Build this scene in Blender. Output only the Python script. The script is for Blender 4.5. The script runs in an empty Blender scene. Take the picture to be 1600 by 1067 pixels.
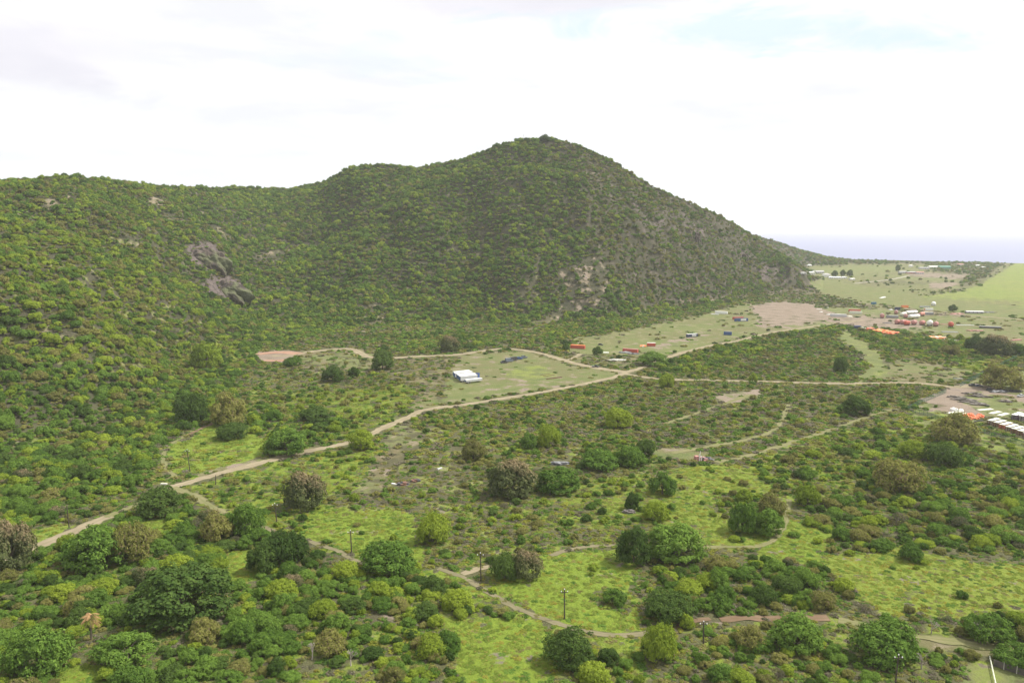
import bpy, math, random
import numpy as np
from math import radians, sin, cos, pi
R_ = random.Random(11)
scene = bpy.context.scene
C = scene.collection

# ---------------------------------------------------------------- camera, sky, sun, exposure
F, CX, CY, HOR, EYE = 1244.0, 800.0, 533.5, 353.0, 100.0      # focal length and frame of the 1600x1067 photograph
P = math.atan((CY - HOR) / F)
cam = bpy.data.objects.new('camera', bpy.data.cameras.new('camera')); C.objects.link(cam)
cam.location = (0, 0, EYE); cam.rotation_euler = (pi / 2 - P, 0, 0)
cam.data.sensor_width = 36; cam.data.lens = F / 1600 * 36
cam.data.clip_start = 1; cam.data.clip_end = 80000
scene.camera = cam
SUN_EL, SUN_AZ = 52, 78        # azimuth in degrees clockwise from +Y (the view direction)
sd = bpy.data.lights.new('sun', 'SUN'); sd.energy = 4.2; sd.angle = radians(5); sd.color = (1, .955, .88)
sun = bpy.data.objects.new('sun', sd); C.objects.link(sun)
sun.rotation_euler = (radians(90 - SUN_EL), 0, radians(180 - SUN_AZ) + 0)
from mathutils import Vector
dv = Vector((sin(radians(SUN_AZ)) * cos(radians(SUN_EL)), cos(radians(SUN_AZ)) * cos(radians(SUN_EL)), sin(radians(SUN_EL))))
sun.rotation_euler = dv.to_track_quat('Z', 'Y').to_euler()
scene.view_settings.view_transform = 'Standard'; scene.view_settings.look = 'None'
scene.view_settings.exposure = 0.58; scene.view_settings.gamma = 1
scene.cycles.use_denoising = True
scene.cycles.max_bounces = 5; scene.cycles.diffuse_bounces = 3; scene.cycles.transmission_bounces = 2
scene.cycles.volume_bounces = 1; scene.cycles.transparent_max_bounces = 4

w = bpy.data.worlds.new('World'); scene.world = w; w.use_nodes = True
nt = w.node_tree; nt.nodes.clear()
def N(nt, t, **k):
    n = nt.nodes.new(t)
    for a, b in k.items():
        if a.startswith('i_'): n.inputs[a[2:].replace('_', ' ')].default_value = b
        else: setattr(n, a, b)
    return n
def LK(nt, a, b): nt.links.new(a, b)
def ramp(nt, fac, stops, interp='LINEAR'):
    n = nt.nodes.new('ShaderNodeValToRGB'); n.color_ramp.interpolation = interp
    e = n.color_ramp.elements
    while len(e) < len(stops): e.new(0.5)
    for el, (p, c) in zip(e, stops): el.position = p; el.color = (*c, 1) if len(c) == 3 else c
    LK(nt, fac, n.inputs[0]); return n.outputs[0]
def math_(nt, op, a, b=None, clamp=False):
    n = nt.nodes.new('ShaderNodeMath'); n.operation = op; n.use_clamp = clamp
    for k, v in ((0, a), (1, b)):
        if v is None: continue
        if isinstance(v, (int, float)): n.inputs[k].default_value = v
        else: LK(nt, v, n.inputs[k])
    return n.outputs[0]
def mix(nt, fac, a, b, mode='MIX'):
    n = nt.nodes.new('ShaderNodeMix'); n.data_type = 'RGBA'; n.blend_type = mode
    for k, v in ((0, fac), (6, a), (7, b)):
        if isinstance(v, (int, float)): n.inputs[k].default_value = v
        elif isinstance(v, tuple): n.inputs[k].default_value = (*v, 1)
        else: LK(nt, v, n.inputs[k])
    return n.outputs[2]
sky = N(nt, 'ShaderNodeTexSky', sky_type='NISHITA', sun_disc=False)
sky.sun_elevation = radians(SUN_EL); sky.sun_rotation = radians(SUN_AZ)
sky.altitude = 100; sky.air_density = 1; sky.dust_density = 1.5
tc = N(nt, 'ShaderNodeTexCoord'); sp = N(nt, 'ShaderNodeSeparateXYZ'); LK(nt, tc.outputs['Generated'], sp.inputs[0])
den = math_(nt, 'ADD', math_(nt, 'MAXIMUM', sp.outputs[2], 0.0), 0.10)
cb = N(nt, 'ShaderNodeCombineXYZ')
LK(nt, math_(nt, 'DIVIDE', sp.outputs[0], den), cb.inputs[0]); LK(nt, math_(nt, 'DIVIDE', sp.outputs[1], den), cb.inputs[1])
def wnoise(scale, det, off, rough=.55, dist=.3):
    m = N(nt, 'ShaderNodeMapping'); LK(nt, cb.outputs[0], m.inputs[0]); m.inputs['Location'].default_value = off
    n = N(nt, 'ShaderNodeTexNoise', noise_dimensions='3D'); LK(nt, m.outputs[0], n.inputs['Vector'])
    n.inputs['Scale'].default_value = scale; n.inputs['Detail'].default_value = det; n.inputs['Roughness'].default_value = rough
    n.inputs['Distortion'].default_value = dist
    return n.outputs['Fac']
n1 = wnoise(0.55, 9, (3.1, 7.7, 0), .6); n2 = wnoise(0.9, 7, (11.3, 2.2, 4), .55)
cover = ramp(nt, n1, [(0.36, (0, 0, 0)), (0.50, (1, 1, 1))])               # open holes of blue between the clouds
shade = ramp(nt, n2, [(0.34, (.86, .87, .90)), (0.47, (1.0, 1.0, 1.0)), (.53, (1.0, 1.0, 1.0)), (.66, (.87, .88, .91))])
cloud = mix(nt, 1.0, shade, (8.35, 8.35, 8.45), 'MULTIPLY')
blue = mix(nt, .85, sky.outputs[0], (6.2, 7.6, 8.1))                        # thin veil over the blue
def sky_uv(px, py):
    b_ = (CY - py) / F; x, y, z = (px - CX) / F, math.cos(P) + b_ * math.sin(P), -math.sin(P) + b_ * math.cos(P); l = math.sqrt(x * x + y * y + z * z); return x / l / (z / l + .1), y / l / (z / l + .1)
def patch(px, py, wx, wy, wob):
    u, v = sky_uv(px, py); m_ = N(nt, 'ShaderNodeMapping'); LK(nt, cb.outputs[0], m_.inputs[0]); m_.inputs['Location'].default_value = (-u / wx, -v / wy, 0); m_.inputs['Scale'].default_value = (1 / wx, 1 / wy, 1)
    l = N(nt, 'ShaderNodeVectorMath', operation='LENGTH'); LK(nt, m_.outputs[0], l.inputs[0])
    return math_(nt, 'SUBTRACT', math_(nt, 'SUBTRACT', 1.25, l.outputs['Value']), math_(nt, 'MULTIPLY', math_(nt, 'SUBTRACT', wob, .5), 5.0), True)
nf = wnoise(2.6, 8, (1.7, 5.2, 1), .62, .8)
hole = math_(nt, 'MAXIMUM', patch(1180, 50, .75, .2, nf), math_(nt, 'MULTIPLY', patch(560, 90, .5, .3, nf), .35))
cover = math_(nt, 'SUBTRACT', 1.0, math_(nt, 'MULTIPLY', hole, .72), True)
grey = math_(nt, 'MAXIMUM', patch(60, 80, .9, .42, n2), patch(730, 5, .5, .25, n2))
cloud = mix(nt, math_(nt, 'MULTIPLY', grey, .5), cloud, (6.2, 6.0, 6.9))
col = mix(nt, cover, blue, cloud)
low = ramp(nt, sp.outputs[2], [(0.0, (1, 1, 1)), (.16, (0, 0, 0))])
col = mix(nt, low, col, (7.5, 7.75, 8.0))
bg = N(nt, 'ShaderNodeBackground'); bg.inputs[1].default_value = 0.087
LK(nt, col, bg.inputs[0]); wo = N(nt, 'ShaderNodeOutputWorld'); LK(nt, bg.outputs[0], wo.inputs[0])

# ---------------------------------------------------------------- projection
cp, sp_ = math.cos(P), math.sin(P)
def project(x, y, z):
    dz = z - EYE
    fwd = np.maximum(y * cp - dz * sp_, 1e-3); up = y * sp_ + dz * cp
    return CX + F * x / fwd, CY - F * up / fwd
def ray(px, py):
    a = (px - CX) / F; b = (CY - py) / F
    return a, cp + b * sp_, -sp_ + b * cp
def az_of(px, py):
    x, y, z = ray(px, py); return math.atan2(x, y)
def elev(px, py):
    x, y, z = ray(px, py); return z / math.hypot(x, y)

# ---------------------------------------------------------------- numpy value noise
def vnoise(x, y, seed=0):
    xi = np.floor(x).astype(np.int64); yi = np.floor(y).astype(np.int64)
    fx = x - xi; fy = y - yi; fx = fx * fx * (3 - 2 * fx); fy = fy * fy * (3 - 2 * fy)
    def h(a, b):
        v = (a * 374761393 + b * 668265263 + seed * 974711) & 0xffffffff
        v = ((v ^ (v >> 13)) * 1274126177) & 0xffffffff
        return ((v ^ (v >> 16)) & 0xffff) / 65535.0
    return (h(xi, yi) * (1 - fx) + h(xi + 1, yi) * fx) * (1 - fy) + (h(xi, yi + 1) * (1 - fx) + h(xi + 1, yi + 1) * fx) * fy
def fbm(x, y, o=4, seed=0):
    s = 0; a = .5; t = 0
    for k in range(o): s = s + a * vnoise(x * 2 ** k, y * 2 ** k, seed + k); t += a; a *= .5
    return s / t
def sstep(a, b, x):
    t = np.clip((x - a) / (b - a), 0, 1); return t * t * (3 - 2 * t)

# ---------------------------------------------------------------- the lie of the land
foot = [(-900, 800), (-400, 770), (-100, 745), (0, 725), (120, 690), (230, 640), (320, 590), (420, 540), (520, 515), (620, 505), (740, 505), (840, 508),
        (930, 505), (1000, 497), (1100, 480), (1200, 464), (1250, 455), (1300, 452)]
ridge = [(-900, 330, 900), (-400, 300, 900), (-100, 285, 930), (0, 278, 960), (60, 274, 980), (100, 269, 1000), (150, 276, 1030), (210, 285, 1080), (300, 290, 1180),
         (380, 291, 1290), (450, 292, 1330), (500, 284, 1290), (535, 266, 1240), (565, 256, 1210), (600, 255, 1200), (650, 259, 1190), (690, 253, 1180),
         (730, 244, 1170), (790, 221, 1150), (830, 215, 1140), (870, 217, 1140), (910, 227, 1140), (950, 244, 1150), (980, 264, 1160), (1020, 288, 1180),
         (1070, 310, 1220), (1110, 328, 1270), (1150, 349, 1350), (1180, 369, 1400), (1205, 386, 1400), (1230, 402, 1350), (1255, 425, 1250), (1285, 452, 1180), (1300, 458, 1160)]
fa = np.array([az_of(*q) for q in foot]); fd = []
for q in foot:
    x, y, z = ray(*q); t = -EYE / z; fd.append(t * math.hypot(x, y))
fd = np.array(fd)
ra = np.array([az_of(a, b) for a, b, _ in ridge]); rd = np.array([d for *_, d in ridge], float)
rh = np.array([EYE + d * elev(a, b) - 4.5 for a, b, d in ridge]); rh[-1] = 0; rh[-2] = 0
far = [(1060, 372, 2050), (1130, 365, 2100), (1180, 366, 2150), (1215, 376, 2200), (1250, 388, 2250), (1290, 399, 2300), (1330, 405, 2350), (1420, 407, 2400), (1480, 409, 2450)]
qa = np.array([az_of(a, b) for a, b, _ in far]); qd = np.array([d for *_, d in far], float)
qh = np.array([max(0, EYE + d * elev(a, b) - 6) for a, b, d in far]); qh[0] = 0; qh[-1] = 0
ex = [(-900, .9), (0, .72), (120, .78), (220, 1.1), (330, 1.8), (400, 1.85), (470, 1.3), (560, 1.0), (700, .98), (860, 1.0), (950, .95), (1060, 1.05), (1300, 1.1)]
ea = np.array([az_of(a, 450) for a, _ in ex]); ee = np.array([v for _, v in ex])
def height(x, y):
    x = np.asarray(x, float); y = np.asarray(y, float)
    d = np.hypot(x, y) + 1e-6; a = np.arctan2(x, y)
    df = np.interp(a, fa, fd); dr = np.interp(a, ra, rd); hr = np.interp(a, ra, rh, left=0, right=0)
    dr = np.maximum(dr, df + 60)
    hr = hr * sstep(fa[0] - .35, fa[0], a)
    wob = (fbm(x / 60, y / 60, 3, 5) - .5)
    t = (d - df + wob * 50) / (dr - df)
    e = np.interp(a, ea, ee)
    tt = np.clip(t, 0, 1)
    s = .62 * tt ** (1.05 * e + .15) + .38 * (tt * tt * (3 - 2 * tt))
    # spurs and gullies down the slope
    spur = np.abs(fbm(a * 11 + 3, d / 500, 3, 9) - .5) * 2 - .22
    rel = sin_ = np.sin(np.clip(tt, 0, 1) * pi)
    h = hr * s + rel * (spur * 16 + (fbm(x / 120 + 7, y / 120, 4, 3) - .5) * 58) * np.clip(hr / 120, 0, 1)
    back = np.clip((d - dr) / 620, 0, 1)
    h = np.where(d > dr, hr * (.5 + .5 * np.cos(back * pi)), h)
    h = np.maximum(h, 0)
    # far low ridge towards the coast
    h2 = np.interp(a, qa, qh, left=0, right=0); c2 = np.interp(a, qa, qd)
    u = (d - c2) / 420; h2 = h2 * np.exp(-np.clip(u * u * 2.2, 0, 30)) * (np.abs(u) < 1.4)
    h = np.maximum(h, h2)
    # coast
    coast = 2560 + 60 * (fbm(a * 12, a * 0 + 1, 3, 21) - .5)
    drop = sstep(0, 60, d - coast)
    h = h * (1 - drop) - drop * 9
    return h
def ground_at(px, py):
    """the point of the land a line of sight through this place of the photograph meets"""
    x, y, z = ray(px, py); hn = math.hypot(x, y)
    d = np.geomspace(60, 2700, 4000)
    X, Y, Z = x / hn * d, y / hn * d, EYE + z / hn * d
    below = np.nonzero(Z < height(X, Y))[0]
    k = below[0] if len(below) else len(d) - 1
    return Vector((X[k], Y[k], float(height(X[k], Y[k]))))

# ---------------------------------------------------------------- survey of what grows where (channels: trees, lime, grass, dirt, brown)
GW, GH = 800, 534
SV = np.zeros((GH, GW, 6), np.float32)      # T trees, L lime cover, G short grass, D bare soil, B brown/olive, K rock
gx, gy = np.meshgrid((np.arange(GW) + .5) * 2, (np.arange(GH) + .5) * 2)
KEYS = 'TLGDBK'
def inside(poly):
    m = np.zeros((GH, GW), bool); n = len(poly)
    for i in range(n):
        x1, y1 = poly[i]; x2, y2 = poly[(i + 1) % n]
        if y1 == y2: continue
        c = ((gy > min(y1, y2)) & (gy <= max(y1, y2)) & (gx < (gy - y1) * (x2 - x1) / (y2 - y1) + x1))
        m ^= c
    return m
def paint(poly, **k):
    m = inside(poly)
    for a, v in k.items(): SV[..., KEYS.index(a)][m] = v
def blob(cx, cy, rx, ry, tilt=0, **k):
    t = radians(tilt); u = (gx - cx) * cos(t) + (gy - cy) * sin(t); v = -(gx - cx) * sin(t) + (gy - cy) * cos(t)
    m = (u / rx) ** 2 + (v / ry) ** 2 < 1
    for a, q in k.items(): SV[..., KEYS.index(a)][m] = q
paint([(0, 0), (1600, 0), (1600, 1067), (0, 1067)], T=.30, L=.22, B=.45)
# hills
paint([(0, 0), (1600, 0), (1600, 405), (1290, 455), (1180, 468), (1000, 500), (840, 508), (620, 505), (520, 515), (420, 540), (380, 560), (0, 720)], T=.92, L=.26, B=.14)
paint([(0, 275), (120, 270), (260, 300), (300, 400), (0, 420)], T=.88, L=.5, B=.45)
paint([(0, 380), (150, 360), (260, 400), (330, 500), (380, 560), (280, 620), (0, 560)], T=.86, L=.9, B=.62)
paint([(0, 560), (280, 600), (400, 560), (380, 640), (255, 690), (258, 740), (0, 850)], T=.95, L=.16, B=.12)
paint([(950, 250), (1180, 360), (1290, 410), (1280, 455), (1000, 480), (930, 400), (900, 330)], T=.66, L=.10, B=.95, K=.15)
paint([(860, 215), (960, 250), (1010, 320), (940, 330), (880, 260)], T=.8, L=.1, B=.75)
paint([(380, 500), (520, 470), (680, 470), (840, 480), (850, 500), (620, 505), (420, 540)], T=.95, L=.35, B=.15)
for q in [(95, 312, 34, 7, -30), (245, 314, 20, 7, 5), (272, 342, 24, 8, 25), (210, 375, 18, 7, 35), (140, 570, 16, 4, 30), (575, 508, 30, 4, -30), (160, 560, 20, 4, 10),
          (40, 388, 14, 3, 10), (430, 396, 30, 6, -10), (350, 366, 26, 6, 35), (20, 470, 20, 4, 0), (90, 520, 24, 4, 5), (1080, 470, 60, 4, -6), (580, 480, 26, 5, 0)]:
    blob(*q, T=.38, D=.2, G=.4, L=.1, B=.7)
blob(322, 398, 30, 20, 20, T=.12, K=1, B=.8, L=0); blob(350, 448, 32, 17, 15, T=.1, K=1, B=.8, L=0)
paint([(875, 425), (930, 400), (955, 440), (932, 480), (880, 494), (845, 510), (828, 512), (860, 488), (885, 468)], T=.26, D=.24, G=.35, B=.85)
for q in [(1087, 368, 9, 22, -10), (1163, 398, 8, 8, 0), (980, 360, 16, 10, 0), (1010, 345, 50, 16, 20), (1060, 340, 60, 10, 28), (900, 350, 14, 12, 0), (1200, 420, 20, 20, 30)]:
    blob(*q, T=.5, K=.4, B=.95, D=.1)
blob(850, 217, 22, 6, 0, T=1, L=0, B=0)
# foot of the hill, low scrub
paint([(420, 545), (520, 520), (600, 512), (830, 512), (1000, 500), (1100, 485), (1120, 500), (1000, 525), (880, 545), (780, 545), (690, 553), (560, 556), (420, 560)], T=.32, L=.15, G=.15, B=.55)
paint([(590, 522), (740, 520), (800, 530), (740, 548), (600, 548)], T=.62, L=.2, B=.2, G=0)
paint([(830, 515), (880, 500), (1000, 500), (1000, 515), (905, 535), (840, 535)], T=.6, L=.3, B=.35)
# grassy flats about the containers
paint([(700, 556), (780, 548), (850, 556), (900, 572), (985, 583), (930, 595), (850, 608), (740, 626), (650, 640), (600, 625), (610, 590), (650, 560)], T=.02, L=.1, G=.95, D=.12, B=.35)
paint([(600, 560), (720, 556), (700, 600), (690, 625), (620, 640), (600, 610)], T=.05, L=.12, G=.45, B=.8, D=0)
paint([(745, 597), (850, 590), (940, 590), (850, 606), (760, 618)], G=1, D=.3, B=.3, L=0)
paint([(800, 575), (840, 572), (880, 585), (830, 598), (790, 592)], G=1, L=.5, D=0, B=.1)
paint([(880, 560), (905, 552), (960, 556), (1060, 545), (985, 577), (940, 574)], T=.04, L=.15, G=.5, B=.65)
paint([(900, 530), (1000, 512), (1110, 490), (1180, 488), (1180, 520), (1110, 540), (1050, 553), (960, 555), (880, 552)], T=.03, L=.2, G=.95, D=.12, B=.35)
paint([(1000, 548), (1085, 522), (1180, 500), (1180, 508), (1090, 530), (1020, 550)], D=.55, G=.9)
paint([(430, 552), (560, 545), (600, 560), (600, 580), (480, 580)], T=.03, G=.7, B=.85, D=0, L=0)
paint([(400, 550), (455, 547), (475, 556), (455, 566), (410, 566)], T=0, D=1.0, G=.2, B=0, L=0)
paint([(380, 575), (560, 580), (640, 600), (560, 612), (400, 640), (360, 600)], T=.12, L=.25, G=.2, B=.6)
# lime vines between the hill foot and the road
paint([(490, 612), (640, 600), (655, 628), (600, 665), (550, 688), (500, 690), (380, 640)], T=.15, L=.62, G=0, B=.3)
paint([(330, 650), (400, 610), (500, 612), (520, 640), (500, 690), (420, 715), (370, 700), (340, 690)], T=.3, L=.5, B=.35)
paint([(400, 640), (440, 630), (430, 690), (400, 690)], T=.8, L=.2)
paint([(265, 700), (330, 665), (400, 670), (420, 700), (380, 722), (280, 745)], T=.08, L=.95, G=.1, B=.15)
paint([(400, 655), (540, 650), (545, 680), (420, 712)], T=.75, L=.25, B=.2)
paint([(350, 735), (400, 727), (420, 712), (340, 728), (300, 745)], G=.9, T=0, D=.4, L=.1)
# between road and lower path
paint([(330, 750), (560, 694), (600, 700), (560, 760), (500, 800), (440, 840), (340, 790), (290, 765)], T=.22, L=.62, B=.3)
paint([(500, 790), (660, 800), (700, 850), (640, 880), (570, 872), (520, 850), (470, 838)], T=.15, L=.9, B=.1)
paint([(560, 750), (620, 690), (680, 660), (740, 700), (740, 780), (640, 800), (520, 800)], T=.10, L=.3, B=.75, G=.25)
paint([(575, 735), (600, 690), (640, 660), (665, 690), (625, 715), (600, 760), (540, 770)], T=.06, L=.15, B=.75, G=.55, D=.2)
paint([(700, 640), (980, 600), (1060, 610), (1000, 680), (860, 730), (740, 720), (680, 680)], T=.42, L=.3, B=.42)
paint([(600, 770), (780, 780), (960, 800), (960, 850), (760, 880), (660, 870), (640, 810)], T=.2, L=.35, B=.6)
paint([(840, 630), (1040, 600), (1200, 602), (1240, 640), (1080, 700), (900, 730), (820, 700)], T=.25, L=.2, B=.65)
paint([(1040, 590), (1190, 590), (1350, 540), (1340, 510), (1200, 530), (1040, 560)], T=.35, L=.15, B=.65)
paint([(1010, 578), (1060, 560), (1180, 530), (1270, 513), (1330, 515), (1290, 530), (1160, 560), (1090, 590)], T=.72, L=.25, B=.25)
blob(1150, 618, 34, 8, -6, T=.0, D=.6, G=.8, B=.4, L=0)
blob(980, 710, 90, 22, 0, T=.45, L=.3, B=.3)
blob(1060, 712, 46, 10, 0, T=.0, G=.9, D=.15, B=.5, L=.1)
paint([(860, 760), (1060, 740), (1090, 800), (1000, 830), (840, 820)], T=.3, L=.55, B=.35)
paint([(1040, 740), (1200, 720), (1240, 780), (1200, 850), (1060, 850), (1020, 800)], T=.2, L=.85, B=.35)
paint([(1180, 700), (1400, 640), (1480, 680), (1600, 700), (1600, 780), (1300, 780), (1200, 770)], T=.5, L=.42, B=.3)
paint([(1130, 770), (1220, 780), (1225, 835), (1130, 840)], T=.75, L=.5, B=.05)
paint([(1240, 780), (1600, 760), (1600, 860), (1400, 860), (1250, 830)], T=.85, L=.2, B=.42)
paint([(1220, 810), (1290, 830), (1300, 880), (1230, 900), (1180, 870)], T=.15, L=.95, B=.1)
paint([(1290, 865), (1420, 860), (1600, 890), (1600, 960), (1500, 970), (1380, 950), (1310, 915)], T=.06, L=.9, B=.45)
paint([(1060, 870), (1290, 880), (1320, 930), (1280, 960), (1060, 965), (1030, 900)], T=.9, L=.15, B=.35)
paint([(1040, 965), (1600, 965), (1600, 1067), (1040, 1067)], T=.8, L=.3, B=.42)
paint([(1400, 990), (1600, 1000), (1600, 1030), (1450, 1012)], T=.08, G=.9, L=.1, B=.5, D=.2)
paint([(1500, 1040), (1600, 1050), (1600, 1067), (1490, 1067)], T=.1, G=.8, L=.3, B=.3)
# bottom centre
paint([(640, 880), (760, 900), (800, 950), (880, 985), (1040, 992), (1000, 1067), (600, 1067)], T=.55, L=.5, B=.25)
paint([(700, 975), (850, 965), (870, 1000), (850, 1067), (720, 1067), (715, 1010)], T=.03, L=1, B=.1)
paint([(755, 905), (780, 875), (880, 862), (965, 855), (990, 880), (990, 930), (1000, 985), (930, 982), (850, 965), (790, 935)], T=.03, L=.92, B=.1, G=.15)
blob(960, 935, 26, 22, 0, T=.7, L=.3)
paint([(400, 880), (640, 880), (700, 960), (720, 1067), (350, 1067), (380, 960)], T=.93, L=.38, B=.35)
blob(600, 965, 30, 9, 15, T=.12, D=.45, B=.9, L=0)
blob(1245, 967, 40, 4, 0, T=.1, D=.6, B=.9, L=0)
blob(1110, 968, 30, 4, 0, T=.1, D=.6, B=.9, L=0)
# bottom left
paint([(0, 830), (130, 830), (240, 780), (330, 800), (430, 845), (560, 890), (480, 960), (380, 1067), (0, 1067)], T=.95, L=.16, B=.08)
paint([(45, 835), (100, 820), (125, 822), (60, 852)], T=.02, L=.9, G=.3)
paint([(350, 862), (425, 842), (440, 860), (400, 905), (345, 910)], T=.02, L=1, B=.05)
paint([(205, 815), (262, 805), (270, 830), (235, 842)], T=.0, L=.95)
paint([(85, 1035), (165, 1035), (165, 1067), (85, 1067)], T=.0, L=.95)
paint([(30, 995), (95, 985), (90, 1010), (40, 1018)], T=.0, L=.95)
# right: scrub, yard, airfield
paint([(1340, 525), (1380, 520), (1560, 530), (1600, 560), (1480, 600), (1400, 598), (1380, 560)], T=.45, L=.25, B=.4)
paint([(1375, 570), (1420, 562), (1520, 580), (1480, 600), (1400, 596), (1375, 592)], T=.03, G=.8, B=.6, L=.05)
paint([(1480, 572), (1560, 560), (1530, 585)], T=.1, L=.8)
paint([(1320, 512), (1345, 530), (1380, 560), (1385, 590), (1340, 596), (1358, 575), (1345, 550), (1310, 525)], T=0, G=1, L=.3, B=.1)
paint([(1290, 512), (1340, 508), (1440, 525), (1540, 530), (1560, 555), (1380, 545), (1340, 520)], T=.75, L=.2, B=.3)
paint([(1240, 600), (1480, 604), (1420, 640), (1340, 665), (1180, 700), (1220, 650)], T=.2, L=.2, B=.65)
paint([(1430, 635), (1530, 590), (1600, 575), (1600, 660), (1540, 650), (1490, 645)], T=.03, G=.9, D=.2, L=.25, B=.3)
paint([(1435, 625), (1500, 600), (1530, 600), (1560, 612), (1600, 622), (1600, 630), (1530, 612), (1490, 622), (1540, 650), (1520, 650), (1470, 640)], D=1, G=.2, T=0, L=0)
paint([(1430, 640), (1480, 645), (1540, 670), (1600, 690), (1600, 710), (1500, 690), (1420, 660)], T=.06, L=.5, G=.6, B=.1)
# the plain beyond
paint([(1110, 486), (1260, 455), (1300, 455), (1600, 500), (1600, 540), (1500, 530), (1340, 505), (1180, 525), (1110, 540)], T=.02, L=.12, G=.92, B=.4, D=.1)
paint([(1150, 470), (1260, 455), (1330, 470), (1380, 482), (1300, 480), (1180, 474)], T=.28, L=.1, G=.3, B=.85)
paint([(1172, 478), (1200, 472), (1260, 474), (1300, 488), (1280, 500), (1220, 504), (1185, 496)], T=0, L=0, G=.1, D=1, B=.2)
paint([(1180, 500), (1290, 488), (1440, 500), (1440, 515), (1340, 512), (1290, 503), (1190, 514)], T=0, G=.5, D=.75, B=.3, L=0)
paint([(1262, 440), (1290, 436), (1440, 462), (1600, 478), (1600, 498), (1400, 478), (1290, 462)], T=0, L=.12, G=1, B=.2, D=0)
paint([(1330, 474), (1440, 484), (1520, 492), (1510, 496), (1420, 490)], T=.2, L=0, G=.5, D=.4, B=1)
paint([(1250, 402), (1600, 402), (1520, 448), (1440, 462), (1300, 437), (1262, 430)], T=.16, L=.15, G=.75, B=.4)
paint([(1180, 400), (1420, 402), (1590, 402), (1560, 414), (1380, 411), (1290, 414), (1180, 420)], T=.85, L=0, B=.5, G=0)
paint([(1460, 408), (1580, 405), (1530, 440), (1500, 450), (1500, 430), (1440, 420)], T=.75, L=0, B=.5, G=.1)
paint([(1420, 426), (1520, 428), (1500, 436), (1420, 432)], T=.02, D=.75, G=.4)
paint([(1450, 441), (1500, 443), (1480, 451), (1455, 450)], T=0, D=.95, G=.2)
paint([(1345, 437), (1450, 440), (1445, 447), (1345, 443)], T=.5, G=.4, B=.5)
paint([(1262, 415), (1400, 416), (1400, 424), (1330, 428), (1270, 424)], T=.0, L=.2, G=1, B=.15)
paint([(1600, 403), (1600, 480), (1520, 472), (1436, 464), (1500, 456), (1530, 446)], T=0, L=.75, G=1, B=.05, D=0)
paint([(1440, 463), (1600, 470), (1600, 479), (1520, 473)], T=0, L=.35, G=1, B=.5)
# soften the borders
for _ in range(2):
    Q = np.pad(SV, ((1, 1), (1, 1), (0, 0)), 'edge')
    SV = (Q[:-2, 1:-1] + Q[2:, 1:-1] + Q[1:-1, :-2] + Q[1:-1, 2:] + 2 * Q[1:-1, 1:-1]) / 6
def survey(x, y, z, wob=1.0):
    px, py = project(x, y, z)
    d = np.hypot(x, y)
    wv = wob * 26 * np.clip(250 / np.maximum(d, 1), .12, 1)
    px = px + (fbm(x / 14, y / 14, 3, 31) - .5) * wv * 2; py = py + (fbm(x / 14 + 40, y / 14, 3, 33) - .5) * wv
    i = np.clip((px / 2).astype(int), 0, GW - 1); j = np.clip((py / 2).astype(int), 0, GH - 1)
    v = SV[j, i].astype(float)
    out = (y < 60) | (py > 1300)
    v[out] = (.6, .3, 0, 0, .3, 0)
    return v

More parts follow.
